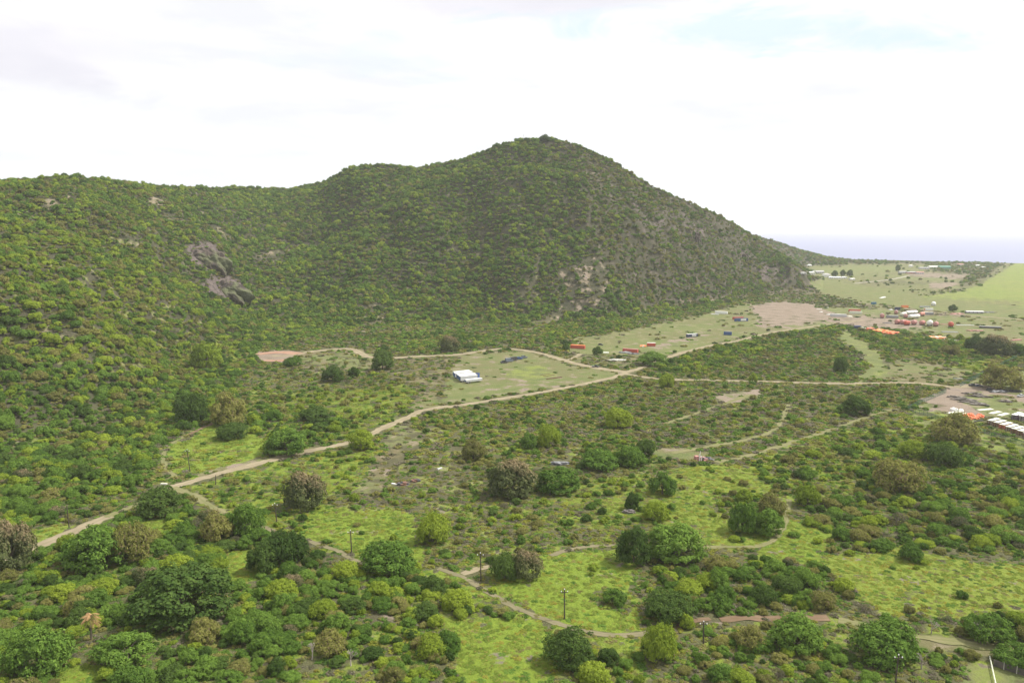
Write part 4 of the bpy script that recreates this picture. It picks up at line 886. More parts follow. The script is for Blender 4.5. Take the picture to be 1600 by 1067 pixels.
for k, (x, y, rx, lb) in enumerate([(1494, 621.5, 5, 'left end of the front rubble row in the yard'), (1506, 625.5, 6, 'middle of the front rubble row in the yard'), (1519, 629.5, 6, 'right part of the front rubble row in the yard'), (1531, 633, 5, 'far right tail of the front rubble row'), (1519, 616, 5, 'left heap of the back rubble row in the yard'), (1532, 620.5, 6, 'right heap of the back rubble row in the yard'), (1571, 628, 3, 'small grey rubble heap in the yard grass')]):
    lump('rubble_heap', 'grey brown rubble, ' + lb, 'rubble', x, y, rx, 1.5, 1.1, [paint_mat('dark_rubble', (.07, .06, .05), dirt=.6), paint_mat('grey_rubble', (.18, .165, .14), dirt=.5)], 70 + k, 'rubble rows in the yard', rot=-22, rough=.3)
slab('plank', 'white plank beside the rubble row in the yard', 'plank', 1525, 632.5, 5, .5, .3, -25, WHITE); slab('barrier', 'pale barrier lying on the grass outside the yard fence', 'barrier', 1497, 592.5, 6, .9, .6, 0, CONC)
def fence(label, pts, H, mat, step=3.0, name='mesh_fence', posts=None):
    P_ = [at(*q, 1.5) for q in pts]; t = thing(name, label, 'fence', P_[0]); o = P_[0]; w = MB()
    segs = list(zip(P_[:-1], P_[1:])); tot = sum((b - a).length for a, b in segs); st = max(step, tot / 60)
    for a, b in segs:
        L = (b - a).length; d = (b - a) / L; n = max(1, int(L / st))
        for k in range(n + 1):
            q = a + d * (L * k / n) - o; m_ = MB(); m_.tube(q, q + Vector((0, 0, H + .15)), .05, n=6); m_.build('post', posts or mat, t)
        m = int(L / .22)
        for k in range(m):
            q = a + d * (L * k / m) - o; r_ = q + d * .22
            for s0, s1 in ((q, r_ + Vector((0, 0, H))), (r_, q + Vector((0, 0, H)))):
                e = d * .022; w.quad(s0 - e, s0 + e, s1 + e, s1 - e)
        for z in (.1, H): w.quad(a - o + Vector((0, 0, z)), b - o + Vector((0, 0, z)), b - o + Vector((0, 0, z + .05)), a - o + Vector((0, 0, z + .05)))
    w.build('wire_mesh', mat, t)
fence('green wire mesh fence running back along the yard to the right edge', [(1500, 604.5), (1525, 591), (1560, 574), (1603, 552)], 2.6, GREENF)
fence('green wire mesh fence between the yard gate and its near corner', [(1478, 614), (1450, 626), (1418, 641)], 2.6, GREENF)
fence('green wire mesh fence along the near side of the yard', [(1418, 641), (1462, 655), (1530, 676), (1605, 700)], 2.6, GREENF)
# posts and wall in the bottom right corner
t = thing('boundary_wall', 'dark weathered wall with pale posts in the bottom right corner', 'wall', at(1553, 1036, 4)); o = Vector(t.location); a = ground_at(1552, 1040) - o; b = ground_at(1608, 1058) - o; d = (b - a).normalized(); nn = Vector((-d.y, d.x, 0)) * .12
mb = MB(); mb.poly([a - nn, b - nn, b + nn, a + nn] + [q + Vector((0, 0, 1.5)) for q in (a - nn, b - nn, b + nn, a + nn)], [(3, 2, 1, 0), (4, 5, 6, 7), (0, 1, 5, 4), (1, 2, 6, 5), (2, 3, 7, 6), (3, 0, 4, 7)]); mb.build('wall_panel', paint_mat('dark_weathered_wall', (.07, .065, .06), dirt=.5), t)
for k, f_ in enumerate((.3, .66, .97)): q = a.lerp(b, f_) - nn * 1.6; mb = MB(); mb.tube(q, q + Vector((0, 0, 1.9)), .09, .07); mb.build('post', CONC, t)
for f_ in np.linspace(0, 1, 6): q = o + a.lerp(b, f_); stamp(q.x, q.y, 4); stamp(q.x * .97, q.y * .97, 4, 1)
t = thing('handrail', 'pale slanting handrail left of the dark wall at the bottom edge', 'handrail', at(1550, 1052, 3)); o = Vector(t.location); a = ground_at(1546, 1030) - o; b = ground_at(1557, 1080) - o
mb = MB(); mb.tube(a + Vector((0, 0, .9)), b + Vector((0, 0, .9)), .09); mb.tube(a + Vector((0, 0, .45)), b + Vector((0, 0, .45)), .05); mb.build('rail', CREAM, t)
for f_ in np.linspace(0, 1, 5): q = a.lerp(b, f_); mb = MB(); mb.tube(q, q + Vector((0, 0, .9)), .05); mb.build('post', CREAM, t)
for f_ in np.linspace(-.1, 1, 8): q = o + a.lerp(b, f_); stamp(q.x, q.y, 2.5); stamp(q.x * .97, q.y * .97, 3)

# power poles
def pole(label, bx, by, tx, ty, arm=True):
    p = ground_at(bx, by); stamp(p.x, p.y, 1.8, .8); stamp(p.x * .985, p.y * .985, 2, .8); x, y, z = ray(tx, ty); s = math.hypot(p.x, p.y) / math.hypot(x, y); h = EYE + z * s - p.z; dx = x * s - p.x
    t = thing('power_pole', label, 'power pole', p, 0, 'wooden power poles crossing the scrub'); mb = MB(); mb.tube((0, 0, -.3), (dx, 0, h), .19, .13, 10); mb.build('shaft', WOODP, t)
    if arm:
        mb = MB(); mb.box(dx - .9, dx + .9, -.07, .07, h - .75, h - .6, rz=0); c = mb.build('crossarm', WOODP, t)
        for q in (-.8, 0, .8): mb = MB(); mb.lathe([(.07, 0), (.13, .08), (.08, .16), (.13, .22), (.05, .34)], 8, 'z', (dx + q, 0, h - (.60 if q else .02))); mb.build('insulator', WHITE, t)
pole('wooden pole standing in the bright lime clearing at the bottom centre', 882, 967, 882, 921); pole('wooden pole at the fork of the narrow dirt path', 751.5, 907, 750.5, 864); pole('wooden pole left of the path fork, in yellow green vines', 549.5, 863, 547.5, 829)
pole('wooden pole below the round brown topped tree', 433, 818, 429, 787); pole('leaning wooden pole in the vine patch above the road junction', 297, 737, 292, 703); pole('wooden pole rising from the bushes above the lower road end', 108, 824, 104, 790, False)
pole('short wooden pole beside the dirt road right of the junction', 337, 757, 337, 742, False); pole('wooden pole half hidden in bushes at the bottom right', 1099, 1006, 1099.5, 971); pole('leaning wooden pole cut off by the bottom edge', 1397, 1082, 1405, 1024)
mb = MB(); mb.tube((0, 0, 0), (0, 0, 11), .25, .12, 6); mb.tube((-1.2, 0, 9), (1.2, 0, 9), .08, n=5); o = mb.build('radio_mast', STEEL); tagp(o, 'thin mast on the very top of the hill', 'mast'); o.location = ground_at(818, 222)

# houses beyond the hill
def house(label, px, py, L, W, H, rot, wall, roof, rh=1.8, hip=True, nwin=4, name='house', cat='house'):
    p = at(px, py, max(L, W) * .55); p.z -= .1; rz = radians(rot); t = thing(name, label, cat, p, rz, 'low buildings on the far plain'); x, y = L / 2, W / 2; mark_line(p, L, rz, 5)
    mb = MB(); mb.box(-x, x, -y, y, 0, H); mb.build('wall', wall, t)
    e = .6; i = (y if hip else 0); mb = MB()
    mb.poly([(-x - e, -y - e, H + .003), (x + e, -y - e, H + .003), (x + e, y + e, H + .003), (-x - e, y + e, H + .003), (-x - e * (not hip) + i, 0, H + rh), (x + e * (not hip) - i, 0, H + rh)], [(0, 1, 5, 4), (1, 2, 5), (2, 3, 4, 5), (3, 0, 4), (3, 2, 1, 0)])
    mb.build('roof', roof, t)
    for s in (-1, 1):
        for k in range(nwin):
            wx = -x + L * (k + .5) / nwin
            if s < 0 and k == nwin // 2: continue
            mb = MB(); mb.box(wx - .6, wx + .6, s * (y + .03) - .03, s * (y + .03) + .03, 1.0, 2.2); mb.build('window', GLASS, t)
    mb = MB(); wx = -x + L * (nwin // 2 + .5) / nwin; mb.box(wx - .5, wx + .5, -y - .06, -y - .002, .05, 2.15); mb.build('door', PLUM, t)
house('white house with grey hip roof below the hill end', 1291, 433, 15, 11, 5, -10, WHITE, ROOFG, 2.6); house('wide grey roofed building behind the white house', 1276, 427, 26, 12, 3.6, -8, GREYW, ROOFG, 2.2, False, 6)
house('white low building left of the grey roofed one', 1267, 429, 12, 8, 4, 5, WHITE, WHITE, 1.2); house('long white roofed building right of the white house', 1303.5, 435.5, 20, 8, 3, -8, WHITE, WHITE, 1.2, False, 5)
house('white cottage third from the right in the far row', 1318, 435.5, 11, 7, 3, 8, WHITE, GREYW, 1.4, True, 3); house('small white cottage at the right end of the far row', 1330.5, 437.5, 10, 6, 2.4, 22, GREYW, WHITE, 1, False, 2)
house('grey cottage half hidden at the hill foot', 1254.5, 429, 9, 7, 2.6, 0, GREYW, ROOFG, 1.2, True, 2); house('tiny white house at the far foot of the low ridge', 1264.5, 416, 9, 7, 3, 0, WHITE, WHITE, 1.5, True, 2)
house('shed with long white roof beside the green roofed one', 1459, 419.5, 24, 12, 4.5, -5, WHITE, WHITE, 1.6, False, 5, 'shed', 'shed'); house('shed with green roof on the far plain', 1475, 420, 24, 14, 5, -5, GREENR, GREENR, 2, False, 5, 'shed', 'shed')
house('grey shed left of the white roofed shed', 1443, 420.5, 20, 9, 3.5, -5, GREYW, ROOFG, 1.2, False, 4, 'shed', 'shed'); house('grey building beside the round tree at the end of the far road', 1410, 427, 15, 9, 3.5, 0, GREYW, ROOFG, 1.3, False, 3)
house('pinkish building right of the far road end', 1424, 427.5, 20, 9, 3.2, 0, PINK, ROOFG, 1.2, False, 4); house('brown roofed building with grey walls in the middle of the far plain', 1437, 428, 14, 9, 3.4, -8, GREYW, PINK, 1.3, False, 3)
house('small brown roofed house near the far scrub', 1500, 415.5, 14, 9, 4, 0, CREAM, PINK, 1.5, False, 3); house('tiny white house in the far scrub, left of two', 1527.5, 416, 9, 7, 3, 0, WHITE, WHITE, 1.3, True, 2); house('tiny white house in the far scrub, right of two', 1536, 419, 8, 6, 2.6, 0, WHITE, GREYW, 1.2, True, 2)
house('tiny white house above the grey building on the far plain', 1423, 417, 8, 6, 3.5, 0, WHITE, WHITE, 1.3, True, 2); house('long low shed with bluish white roof on the right of the plain', 1522, 489.5, 18, 6, 2.2, -6, GREY, GREYW, .8, False, 4, 'shed', 'shed')
# scattered wreckage in the scrub
slab('plank', 'white plank on dark scrap in the scrub below the main road', 'plank', 617, 757, 3.0, .7, .4, -28, WHITE, ribs=False); lump('scrap_heap', 'dark red scrap right of the white plank', 'scrap heap', 629, 757, 2.5, 1.4, 1.1, [RUST, DARK], 81)
lump('scrap_heap', 'rusty red wreckage in scrub, right of the white plank and scrap', 'scrap heap', 650, 752, 2.0, 1.3, 1.1, [RUST, DARK], 82); slab('panel', 'small grey board in scrub right of the rusty wreckage', 'board', 687, 733, 2.5, .6, .5, 50, GREYW, ribs=False)
lump('scrap_heap', 'low dark scrap heap in brown scrub behind the thicket', 'scrap heap', 873, 725, 5, 2, 1.0, [DARK, GREY], 83)
lump('boulder', 'grey boulder below the dark ragged tree', 'boulder', 982, 801, 2.2, 1.2, 1.1, paint_mat('grey_rock', (.10, .09, .085), dirt=.5), 84); lump('scrap_heap', 'dark scrap with red edge right of the red and white wreck', 'scrap heap', 1103, 719, 3, 1.6, 1.5, [DARK, PINK], 85)
t = thing('wreck', 'red and white upturned wreck with a white pole by the grass track', 'wreck', at(1091, 719, 3)); mb = MB(); mb.box(-1.6, -.1, -1, 1, 0, 2.0, rz=.3); mb.box(-.1, 1.5, -1, .8, 0, 1.5, rz=.2); mb.build('hull', PINK, t)
mb = MB(); mb.box(-.3, .2, -1.2, -1.05, .2, 3.0, rz=.3); mb.box(.7, 1.1, -1.3, -1.12, .1, 2.2, rz=.2); mb.build('panel', WHITE, t); mb = MB(); mb.tube((.3, -1.25, .1), (.5, -1.25, 4.4), .12); mb.build('pole', WHITE, t)
slab('concrete_block', 'pale concrete slab at the road junction', 'concrete slab', 256, 757, 2.4, 1.2, .5, 0, CONC, ribs=False)
# rock bluffs on the hillside
def bluff(label, px, py, rx, ry, h, seed):
    p = ground_at(px, py); rg = np.random.default_rng(seed); v, f = ico_pts(5); v = v.copy()
    n = .72 + .55 * fbm(v[:, 0] * 2.5 + seed, v[:, 1] * 2.5 + v[:, 2] * 2, 4, seed) + .12 * np.abs(np.sin(v[:, 0] * 9 + v[:, 2] * 2 + 3 * fbm(v[:, 1] * 2, v[:, 2] * 2, 2, seed)))
    v = v * n[:, None] * [rx, ry, h]
    mb = MB(); mb.v = v.tolist(); mb.f = [tuple(int(q) for q in x) for x in f]; mb.m = [0] * len(mb.f); o = mb.build('rock_outcrop', ROCK); tagp(o, label, 'rock outcrop'); o.location = p - Vector((0, 0, h * .5)); return o
m = bpy.data.materials.new('purple_brown_rock'); m.use_nodes = True; nt = m.node_tree; b = nt.nodes['Principled BSDF']; b.inputs['Roughness'].default_value = .95
tcn = N(nt, 'ShaderNodeTexCoord'); n = N(nt, 'ShaderNodeTexNoise'); LK(nt, tcn.outputs['Object'], n.inputs['Vector']); n.inputs['Scale'].default_value = .25; n.inputs['Detail'].default_value = 9
n2_ = N(nt, 'ShaderNodeTexNoise'); LK(nt, tcn.outputs['Object'], n2_.inputs['Vector']); n2_.inputs['Scale'].default_value = .06
c = ramp(nt, n.outputs[0], [(.35, (.032, .025, .022)), (.55, (.078, .058, .046)), (.7, (.125, .098, .074))]); c = mix(nt, ramp(nt, n2_.outputs[0], [(.5, (0, 0, 0)), (.62, (1, 1, 1))]), c, (.09, .10, .045)); LK(nt, c, b.inputs['Base Color'])
bp = N(nt, 'ShaderNodeBump'); bp.inputs['Distance'].default_value = 2; LK(nt, n.outputs[0], bp.inputs['Height']); LK(nt, bp.outputs[0], b.inputs['Normal']); ROCK = m
bluff('large purple brown rock bluff in the gully of the left slope, upper of two', 322, 403, 24, 18, 17, 3); bluff('rounded purple brown rock bluff just below the larger one', 350, 453, 24, 17, 15, 8)
bluff('narrow reddish rock outcrop high on the right shoulder of the hill', 1088, 375, 7, 7, 18, 14); bluff('small reddish rock outcrop near the right end of the hill', 1163, 402, 6, 6, 8, 15); bluff('small pale outcrop low on the right shoulder of the hill', 967, 372, 5, 5, 7, 16)

# ---------------------------------------------------------------- trees picked out one by one
LAND = []       # landmarks for describing the others
WB = []
def tree(px, pyb, wpx, hpx, col, label, var=0, name='round_tree', cat='tree', land=None, dens=1.0, group=None):
    p0 = ground_at(px, pyb); pxm = F / p0.length; r = wpx / 2 / pxm; py = pyb - wpx / 2 * (pyb - HOR) / F * .8
    p = ground_at(px, py); pxm = F / (p - Vector((0, 0, EYE))).length; r = wpx / 2 / pxm; h = hpx / pxm
    t = thing(name, label, cat, p, R_.uniform(0, 6.28), group)
    lod = 'huge' if wpx > 34 else 'near' if wpx > 18 else 'mid'
    me = CM[lod, col][var % 3]; co = np.empty(len(me.vertices) * 3); me.vertices.foreach_get('co', co); co = co.reshape(-1, 3)
    rm = np.percentile(np.hypot(co[:, 0], co[:, 1]), 96); zm = np.percentile(co[:, 2], 99); h = max(h - (pyb - project(p.x, p.y, p.z)[1]) * .45 / pxm, r * .85); h *= .93; sc = (r / rm * .93, r / rm * .93, h / zm)
    c = bpy.data.objects.new('crown', me); C.objects.link(c); c.parent = t; c.scale = sc
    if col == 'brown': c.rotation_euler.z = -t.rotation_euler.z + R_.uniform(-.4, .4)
    k = bpy.data.objects.new('trunk', TRUNKS[var % 3]); C.objects.link(k); k.parent = t; k.scale = (r * .8, r * .8, h * .9)
    stamp(p.x, p.y, r * .8, .8); LAND.append((p.x, p.y, land or ('the ' + label if len(label.split()) < 6 else None))); WB.append((px, py))
    return t
tree(598, 580, 39, 34, 'dark', 'round dark green tree beside the looping dirt track', 0, land='the round dark loop tree')
tree(459, 574, 33, 17, 'green', 'low bright green bush at the edge of the pinkish bare patch', 1, 'bush', 'bush', land='the bare patch bush')
tree(520, 599, 38, 27, 'dark', 'dark bushy tree left of the round one below the track', 2, land='the dark bushy loop tree'); tree(553, 592, 18, 19, 'dark', 'small dark tree between the bushy one and the round one', 0)
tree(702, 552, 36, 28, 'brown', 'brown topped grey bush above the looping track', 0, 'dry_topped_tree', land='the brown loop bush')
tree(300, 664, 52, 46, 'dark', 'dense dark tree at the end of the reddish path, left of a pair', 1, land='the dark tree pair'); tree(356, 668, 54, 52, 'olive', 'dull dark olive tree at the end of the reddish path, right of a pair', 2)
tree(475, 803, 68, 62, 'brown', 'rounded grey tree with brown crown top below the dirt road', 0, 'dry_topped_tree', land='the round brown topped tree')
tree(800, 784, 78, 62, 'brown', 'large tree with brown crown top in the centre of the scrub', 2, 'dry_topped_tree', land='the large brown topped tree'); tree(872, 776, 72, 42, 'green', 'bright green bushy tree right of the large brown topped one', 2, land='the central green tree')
tree(740, 722, 42, 36, 'olive', 'yellowish olive tree above the large brown topped one', 0, land='the olive tree in mid scrub'); tree(676, 855, 54, 50, 'lime', 'tall lime green tree above the path fork', 1, land='the lime path fork tree')
tree(822, 912, 52, 50, 'brown', 'brown topped tree at the left edge of the lime clearing', 0, 'dry_topped_tree', land='the brown topped clearing tree'); tree(788, 912, 48, 44, 'dark', 'dark green tree left of the brown topped one at the clearing', 1)
tree(990, 888, 58, 62, 'dark', 'tall dark green tree at the right edge of the lime clearing', 2, land='the dark clearing tree'); tree(1056, 886, 92, 60, 'green', 'wide bright green tree right of the dark one at the clearing', 2, land='the wide clearing tree')
tree(890, 1052, 78, 62, 'dark', 'dark glossy tree below the narrow path at the bottom centre', 0, land='the dark bottom tree'); tree(1030, 1042, 56, 62, 'lime', 'lime green tree right of the dark glossy one at the bottom', 1, land='the lime bottom tree')
tree(1035, 778, 46, 38, 'green', 'mid green tree with pale top in the centre right scrub', 0, land='the pale topped centre tree'); tree(1025, 817, 46, 32, 'lime', 'lime green bush right of the ragged blackish tree', 1, 'bush', 'bush'); tree(987, 799, 24, 30, 'dark', 'ragged blackish green tree above the grey boulder', 2, land='the ragged blackish tree')
tree(965, 672, 46, 34, 'lime', 'lime green bush standing alone in mid scrub', 0, 'bush', 'bush', land='the lone lime bush'); tree(857, 702, 42, 38, 'lime', 'tall lime topped bush left of the lone lime bush', 1, 'bush', 'bush'); tree(826, 704, 30, 28, 'green', 'green bush touching the tall lime topped one', 2, 'bush', 'bush')
tree(935, 738, 66, 32, 'green', 'green thicket in the centre, left half', 2, 'bush', 'bush'); tree(985, 732, 56, 32, 'green', 'green thicket in the centre, right half', 1, 'bush', 'bush', land='the central thicket'); tree(1008, 717, 34, 30, 'dark', 'dark bush at the right tip of the central thicket', 0, 'bush', 'bush')
tree(1402, 774, 74, 48, 'olive', 'large yellow brown domed tree in the right scrub', 1, land='the yellow brown dome tree'); tree(1425, 721, 40, 30, 'lime', 'round lime green tree above the yellow brown dome', 0, land='the round lime tree')
tree(1338, 652, 42, 30, 'dark', 'dark green bush beside the thin straight track', 2, 'bush', 'bush', land='the straight track bush'); tree(1490, 698, 66, 46, 'olive', 'large dull olive tree in front of the yard fence', 0, land='the olive fence tree'); tree(1475, 732, 54, 34, 'dark', 'dark green tree right of the round lime one', 1)
tree(1262, 794, 38, 34, 'lime', 'bright lime tree at the top of the grassy path', 0, land='the bright lime path tree'); tree(1200, 842, 50, 44, 'green', 'drooping green tree left of the grassy path, front one', 2, land='the drooping green trees'); tree(1160, 838, 44, 50, 'green', 'drooping green tree left of the grassy path, left one', 1); tree(1205, 810, 44, 36, 'olive', 'dull tree behind the drooping green ones', 0)
tree(1314, 583, 24, 24, 'dark', 'small dark round tree in brown scrub below the far yard', 0, land='the small dark round tree'); tree(1565, 612, 58, 36, 'olive', 'big round olive bush inside the fenced yard', 2, land='the yard bush')
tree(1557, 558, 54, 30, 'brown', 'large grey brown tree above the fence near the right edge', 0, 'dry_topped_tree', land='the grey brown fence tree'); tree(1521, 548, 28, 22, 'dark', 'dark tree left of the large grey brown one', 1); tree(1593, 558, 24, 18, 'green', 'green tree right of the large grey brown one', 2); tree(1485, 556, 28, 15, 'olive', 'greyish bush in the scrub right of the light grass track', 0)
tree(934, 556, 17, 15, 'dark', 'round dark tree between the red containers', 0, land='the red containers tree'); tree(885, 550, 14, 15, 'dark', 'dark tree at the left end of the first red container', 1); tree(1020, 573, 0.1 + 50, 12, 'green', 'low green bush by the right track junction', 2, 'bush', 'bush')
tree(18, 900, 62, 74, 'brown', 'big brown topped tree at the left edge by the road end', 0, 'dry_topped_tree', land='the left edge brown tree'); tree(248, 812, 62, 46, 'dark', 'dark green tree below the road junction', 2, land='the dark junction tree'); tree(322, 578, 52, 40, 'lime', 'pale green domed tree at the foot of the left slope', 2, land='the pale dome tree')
tree(285, 990, 150, 88, 'dark', 'very wide dark green tree in the bottom left', 2, land='the very wide dark tree'); tree(385, 842, 60, 50, 'green', 'green tree below the small side track', 1); tree(340, 850, 50, 46, 'olive', 'dull green tree left of the lime patch', 0)
tree(1545, 1010, 64, 42, 'green', 'feathery bright green tree in the bottom right', 0, 'umbrella_tree', land='the feathery tree'); tree(1382, 1048, 100, 60, 'green', 'wide green umbrella tree around the leaning pole', 1, 'umbrella_tree', land='the wide umbrella tree'); tree(1245, 1024, 78, 52, 'green', 'green domed tree at the bottom right of centre', 2, land='the bottom right dome')
tree(1588, 1050, 60, 34, 'green', 'green tree hanging over the dark wall', 0, 'umbrella_tree'); tree(1045, 980, 80, 44, 'dark', 'dark green dome at the lower right end of the clearing', 1, land='the dark clearing dome'); tree(1072, 985, 26, 24, 'lime', 'small bright lime bush beside the reddish path', 0, 'bush', 'bush')
tree(200, 1050, 84, 50, 'green', 'green tree in front of the dry palm on its right', 0); tree(60, 1066, 90, 66, 'green', 'pale green tree in the bottom left corner', 1, land='the corner tree'); tree(410, 900, 48, 50, 'dark', 'dark tree at the right end of the lime patch', 2); tree(150, 900, 90, 66, 'green', 'large green tree below the lower road end', 2, land='the road end tree')
tree(205, 885, 60, 60, 'olive', 'grey green tree right of the large green one', 1); tree(605, 905, 90, 52, 'green', 'wide bright green tree left of the path fork', 2, land='the wide path fork tree'); tree(515, 1030, 50, 40, 'olive', 'yellow olive tree at the bottom between two grey ones', 0); tree(448, 890, 70, 54, 'dark', 'dark leafy tree beside the lime patch and narrow path', 1)
tree(565, 706, 44, 34, 'lime', 'pale lime tree standing over the bend of the dirt road', 0, land='the lime road tree'); tree(448, 716, 70, 44, 'green', 'bushy green clump just above the dirt road', 2, 'bush', 'bush'); tree(492, 662, 52, 24, 'dark', 'low dark clump in the lime vines above the road', 2, 'bush', 'bush'); tree(362, 690, 50, 26, 'dark', 'dark clump below the dark tree pair', 1, 'bush', 'bush')
tree(960, 950, 40, 26, 'green', 'small green bush inside the lime clearing', 0, 'bush', 'bush'); tree(1423, 880, 36, 26, 'green', 'green bush at the top of the yellow vine field', 1, 'bush', 'bush'); tree(1040, 608, 26, 24, 'lime', 'lime green tree beside the right track', 1); tree(1176, 599, 16, 16, 'lime', 'small lime tree growing over the right track', 0)
for x, y, w_, lb in [(1304, 433, 11, 'dark round tree right of the white house'), (1317, 432, 9, 'dark round tree second from the white house'), (1328, 432, 11, 'dark round tree third from the white house'), (1403, 424, 8, 'dark tree at the end of the far road'), (1489, 487, 12, 'small dark green round tree left of the long grey shed')]:
    tree(x, y, w_, 10, 'dark', lb, R_.randrange(3), land=lb.split(' right of')[0] if 0 else None)
tree(852, 221, 20, 11, 'dark', 'dark bush on the summit of the hill', 1, 'bush', 'bush')
# the dry palm
p = ground_at(143, 1000); stamp(p.x, p.y, 3, .8); stamp(p.x * .97, p.y * .97, 3, .8); t = thing('dry_palm', 'palm with hanging orange brown dry fronds in the bottom left', 'palm', p); PF = paint_mat('dry_palm_frond', (.36, .20, .09), rough=.9, dirt=.5, dcol=(.30, .24, .10)); hgt = 6.4
LAND.append((p.x, p.y, 'the dry palm'))
mb = MB(); q = Vector((0, 0, 0))
for k in range(6): q2 = Vector((.12 * k / 5, 0, (k + 1) * hgt / 6)); mb.tube(q, q2, .24 - .015 * k, .22 - .015 * k, 8, False); q = q2
mb.build('trunk', bark, t)
for k in range(22):
    a = k * 2.4; L = 2.0 + R_.random()*.8; el = .8 - (k / 22) * 1.7; mb = MB(); pts = []
    for s in range(8):
        u = s / 7; rr = L * u * cos(el * (1 - u * .3)); zz = L * u * sin(el) - 1.5 * u * u * L * .45; pts.append(Vector((q.x + cos(a) * rr, sin(a) * rr, hgt + zz)))
    for s in range(7):
        d = (pts[s + 1] - pts[s]).normalized(); sd_ = Vector((-sin(a), cos(a), 0)); lw = .55 * (1 - abs(s - 3) / 5)
        for sg in (-1, 1):
            for h_ in (.0, .5):
                b0 = pts[s].lerp(pts[s + 1], h_); mb.quad(b0, b0 + d * .12, b0 + d * .35 + sd_ * sg * lw - Vector((0, 0, lw * .7)), b0 + d * .25 + sd_ * sg * lw - Vector((0, 0, lw * .75)))
        mb.tube(pts[s], pts[s + 1], .035, n=4, cap=False)
    mb.build('frond', PF if k % 5 else LM['olive'], t)
# bare dead trees
def snag(label, px, py, h, seed):
    rg = random.Random(seed); p = at(px, py, 2.5); mb = MB()
    def br(a, d, L, r, n):
        b = a + d * L; mb.tube(a, b, r, r * .65, 5, False)
        if n:
            for _ in range(3): br(b, (d + Vector((rg.uniform(-.8, .8), rg.uniform(-.8, .8), rg.uniform(-.2, .5)))).normalized(), L * .68, r * .6, n - 1)
    br(Vector((0, 0, 0)), Vector((.1, 0, 1)), h * .34, h * .045, 4); o = mb.build('dead_tree', paint_mat('bleached_wood', (.38, .33, .29), dirt=.3)); tagp(o, label, 'dead tree'); o.location = p; o.rotation_euler.z = rg.uniform(0, 6)
snag('bleached bare tree left of the feathery green one', 1524, 1000, 5.5, 1); snag('bare grey tree in the bottom right scrub above the path', 1455, 990, 4, 2); snag('pale bare bush in the bottom centre left scrub', 488, 1030, 4.5, 3); snag('bare grey twigs at the bottom, right of the first bare bush', 548, 1040, 4.5, 4)
snag('dark bare tree in the grass left of the long grey shed', 1477, 494, 5, 5); snag('bare grey tree beside the wide umbrella tree', 1440, 1045, 4.5, 6)

# ---------------------------------------------------------------- the rest of the growth
rg = np.random.default_rng(5)
def cells(x0, x1, y0, y1, s, dmin, dmax, pxlim=(-330, 1930)):
    xs = np.arange(x0, x1, s); ys = np.arange(y0, y1, s); X, Y = np.meshgrid(xs, ys)
    X = X + rg.uniform(-.48, .48, X.shape) * s; Y = Y + rg.uniform(-.48, .48, Y.shape) * s; X = X.ravel(); Y = Y.ravel()
    d = np.hypot(X, Y); k = (d > dmin) & (d < dmax); X, Y = X[k], Y[k]
    px, _ = project(X, Y, 0 * X); k = (px > pxlim[0]) & (px < pxlim[1]); X, Y = X[k], Y[k]; Z = height(X, Y)
    # leave out the far side of the hills
    a = np.arctan2(X, Y); dr = np.interp(a, ra, rd, left=1e9, right=1e9); h2 = np.interp(a, qa, qd, left=1e9, right=1e9); d = np.hypot(X, Y)
    k = ((a > az_of(1140, 500)) | (d < dr + 50) | ((Z < 1.0) & (d > dr + 500) & (a > ra[-6])) | ((a > az_of(1120, 500)) & (d > dr + 300))) & (d < h2 + 80) & (Z > -.5); return X[k], Y[k], Z[k]
def pick(pw):
    c = np.cumsum(pw / pw.sum(1, keepdims=True), 1); u = rg.random((len(c), 1)); return (u > c).sum(1)
def gather(parts): return [np.concatenate([q[i] for q in parts]) for i in range(len(parts[0]))]
big = []; small = []
for s, a, b in ((4.3, 140, 420), (5.4, 420, 1420), (13, 1420, 2600)):
    X, Y, Z = cells(-1300, 1750, 60, 2600, s, a, b); v = survey(X, Y, Z); T, L, G, D, B, K = v.T; D_ = np.hypot(X, Y)
    slope = Z > 3
    pr = np.clip(T, 0, 1) ** np.where(slope, 1.0, 2.5) * np.where(slope, np.clip(.55 + 1.1 * (fbm(X / 45, Y / 45, 3, 61) - .25), .3, 1.05), .98); k = rg.random(len(X)) < pr
    cl = cleared(X, Y)
    sz = np.where(slope, 2.0 + 3.5 * rg.random(len(X)) ** 1.6, (1.8 + 3.4 * rg.random(len(X)) ** 1.6) * (1 - .28 * B)) * np.where(T < .5, np.where(slope, .72, .62), 1)
    if s > 10: sz *= 1.35
    for ox, oy in ((.8, 0), (-.8, 0), (0, .8), (0, -.8)): cl = np.maximum(cl, cleared(X + ox * sz, Y + oy * sz))
    k &= cl < .5
    pw = np.stack([.10 + .16 * (1 - L) + 0 * T, .75 + 0 * T, .15 + 1.0 * L * (1 - B * .3), 0.05 + .60 * B, .02 + .26 * B * B + 0 * T, .02 + 0 * T], 1)
    pw[slope] *= np.array([.8, 1.2, 1.2, 1.3, .8, .1])
    ci = pick(pw); hz = sz * rg.uniform(.7, 1.25, len(X)) * np.where(slope, 1.12, 1.0) * (.6 if s > 10 else 1)
    big.append((X[k], Y[k], Z[k], sz[k], hz[k], ci[k]))
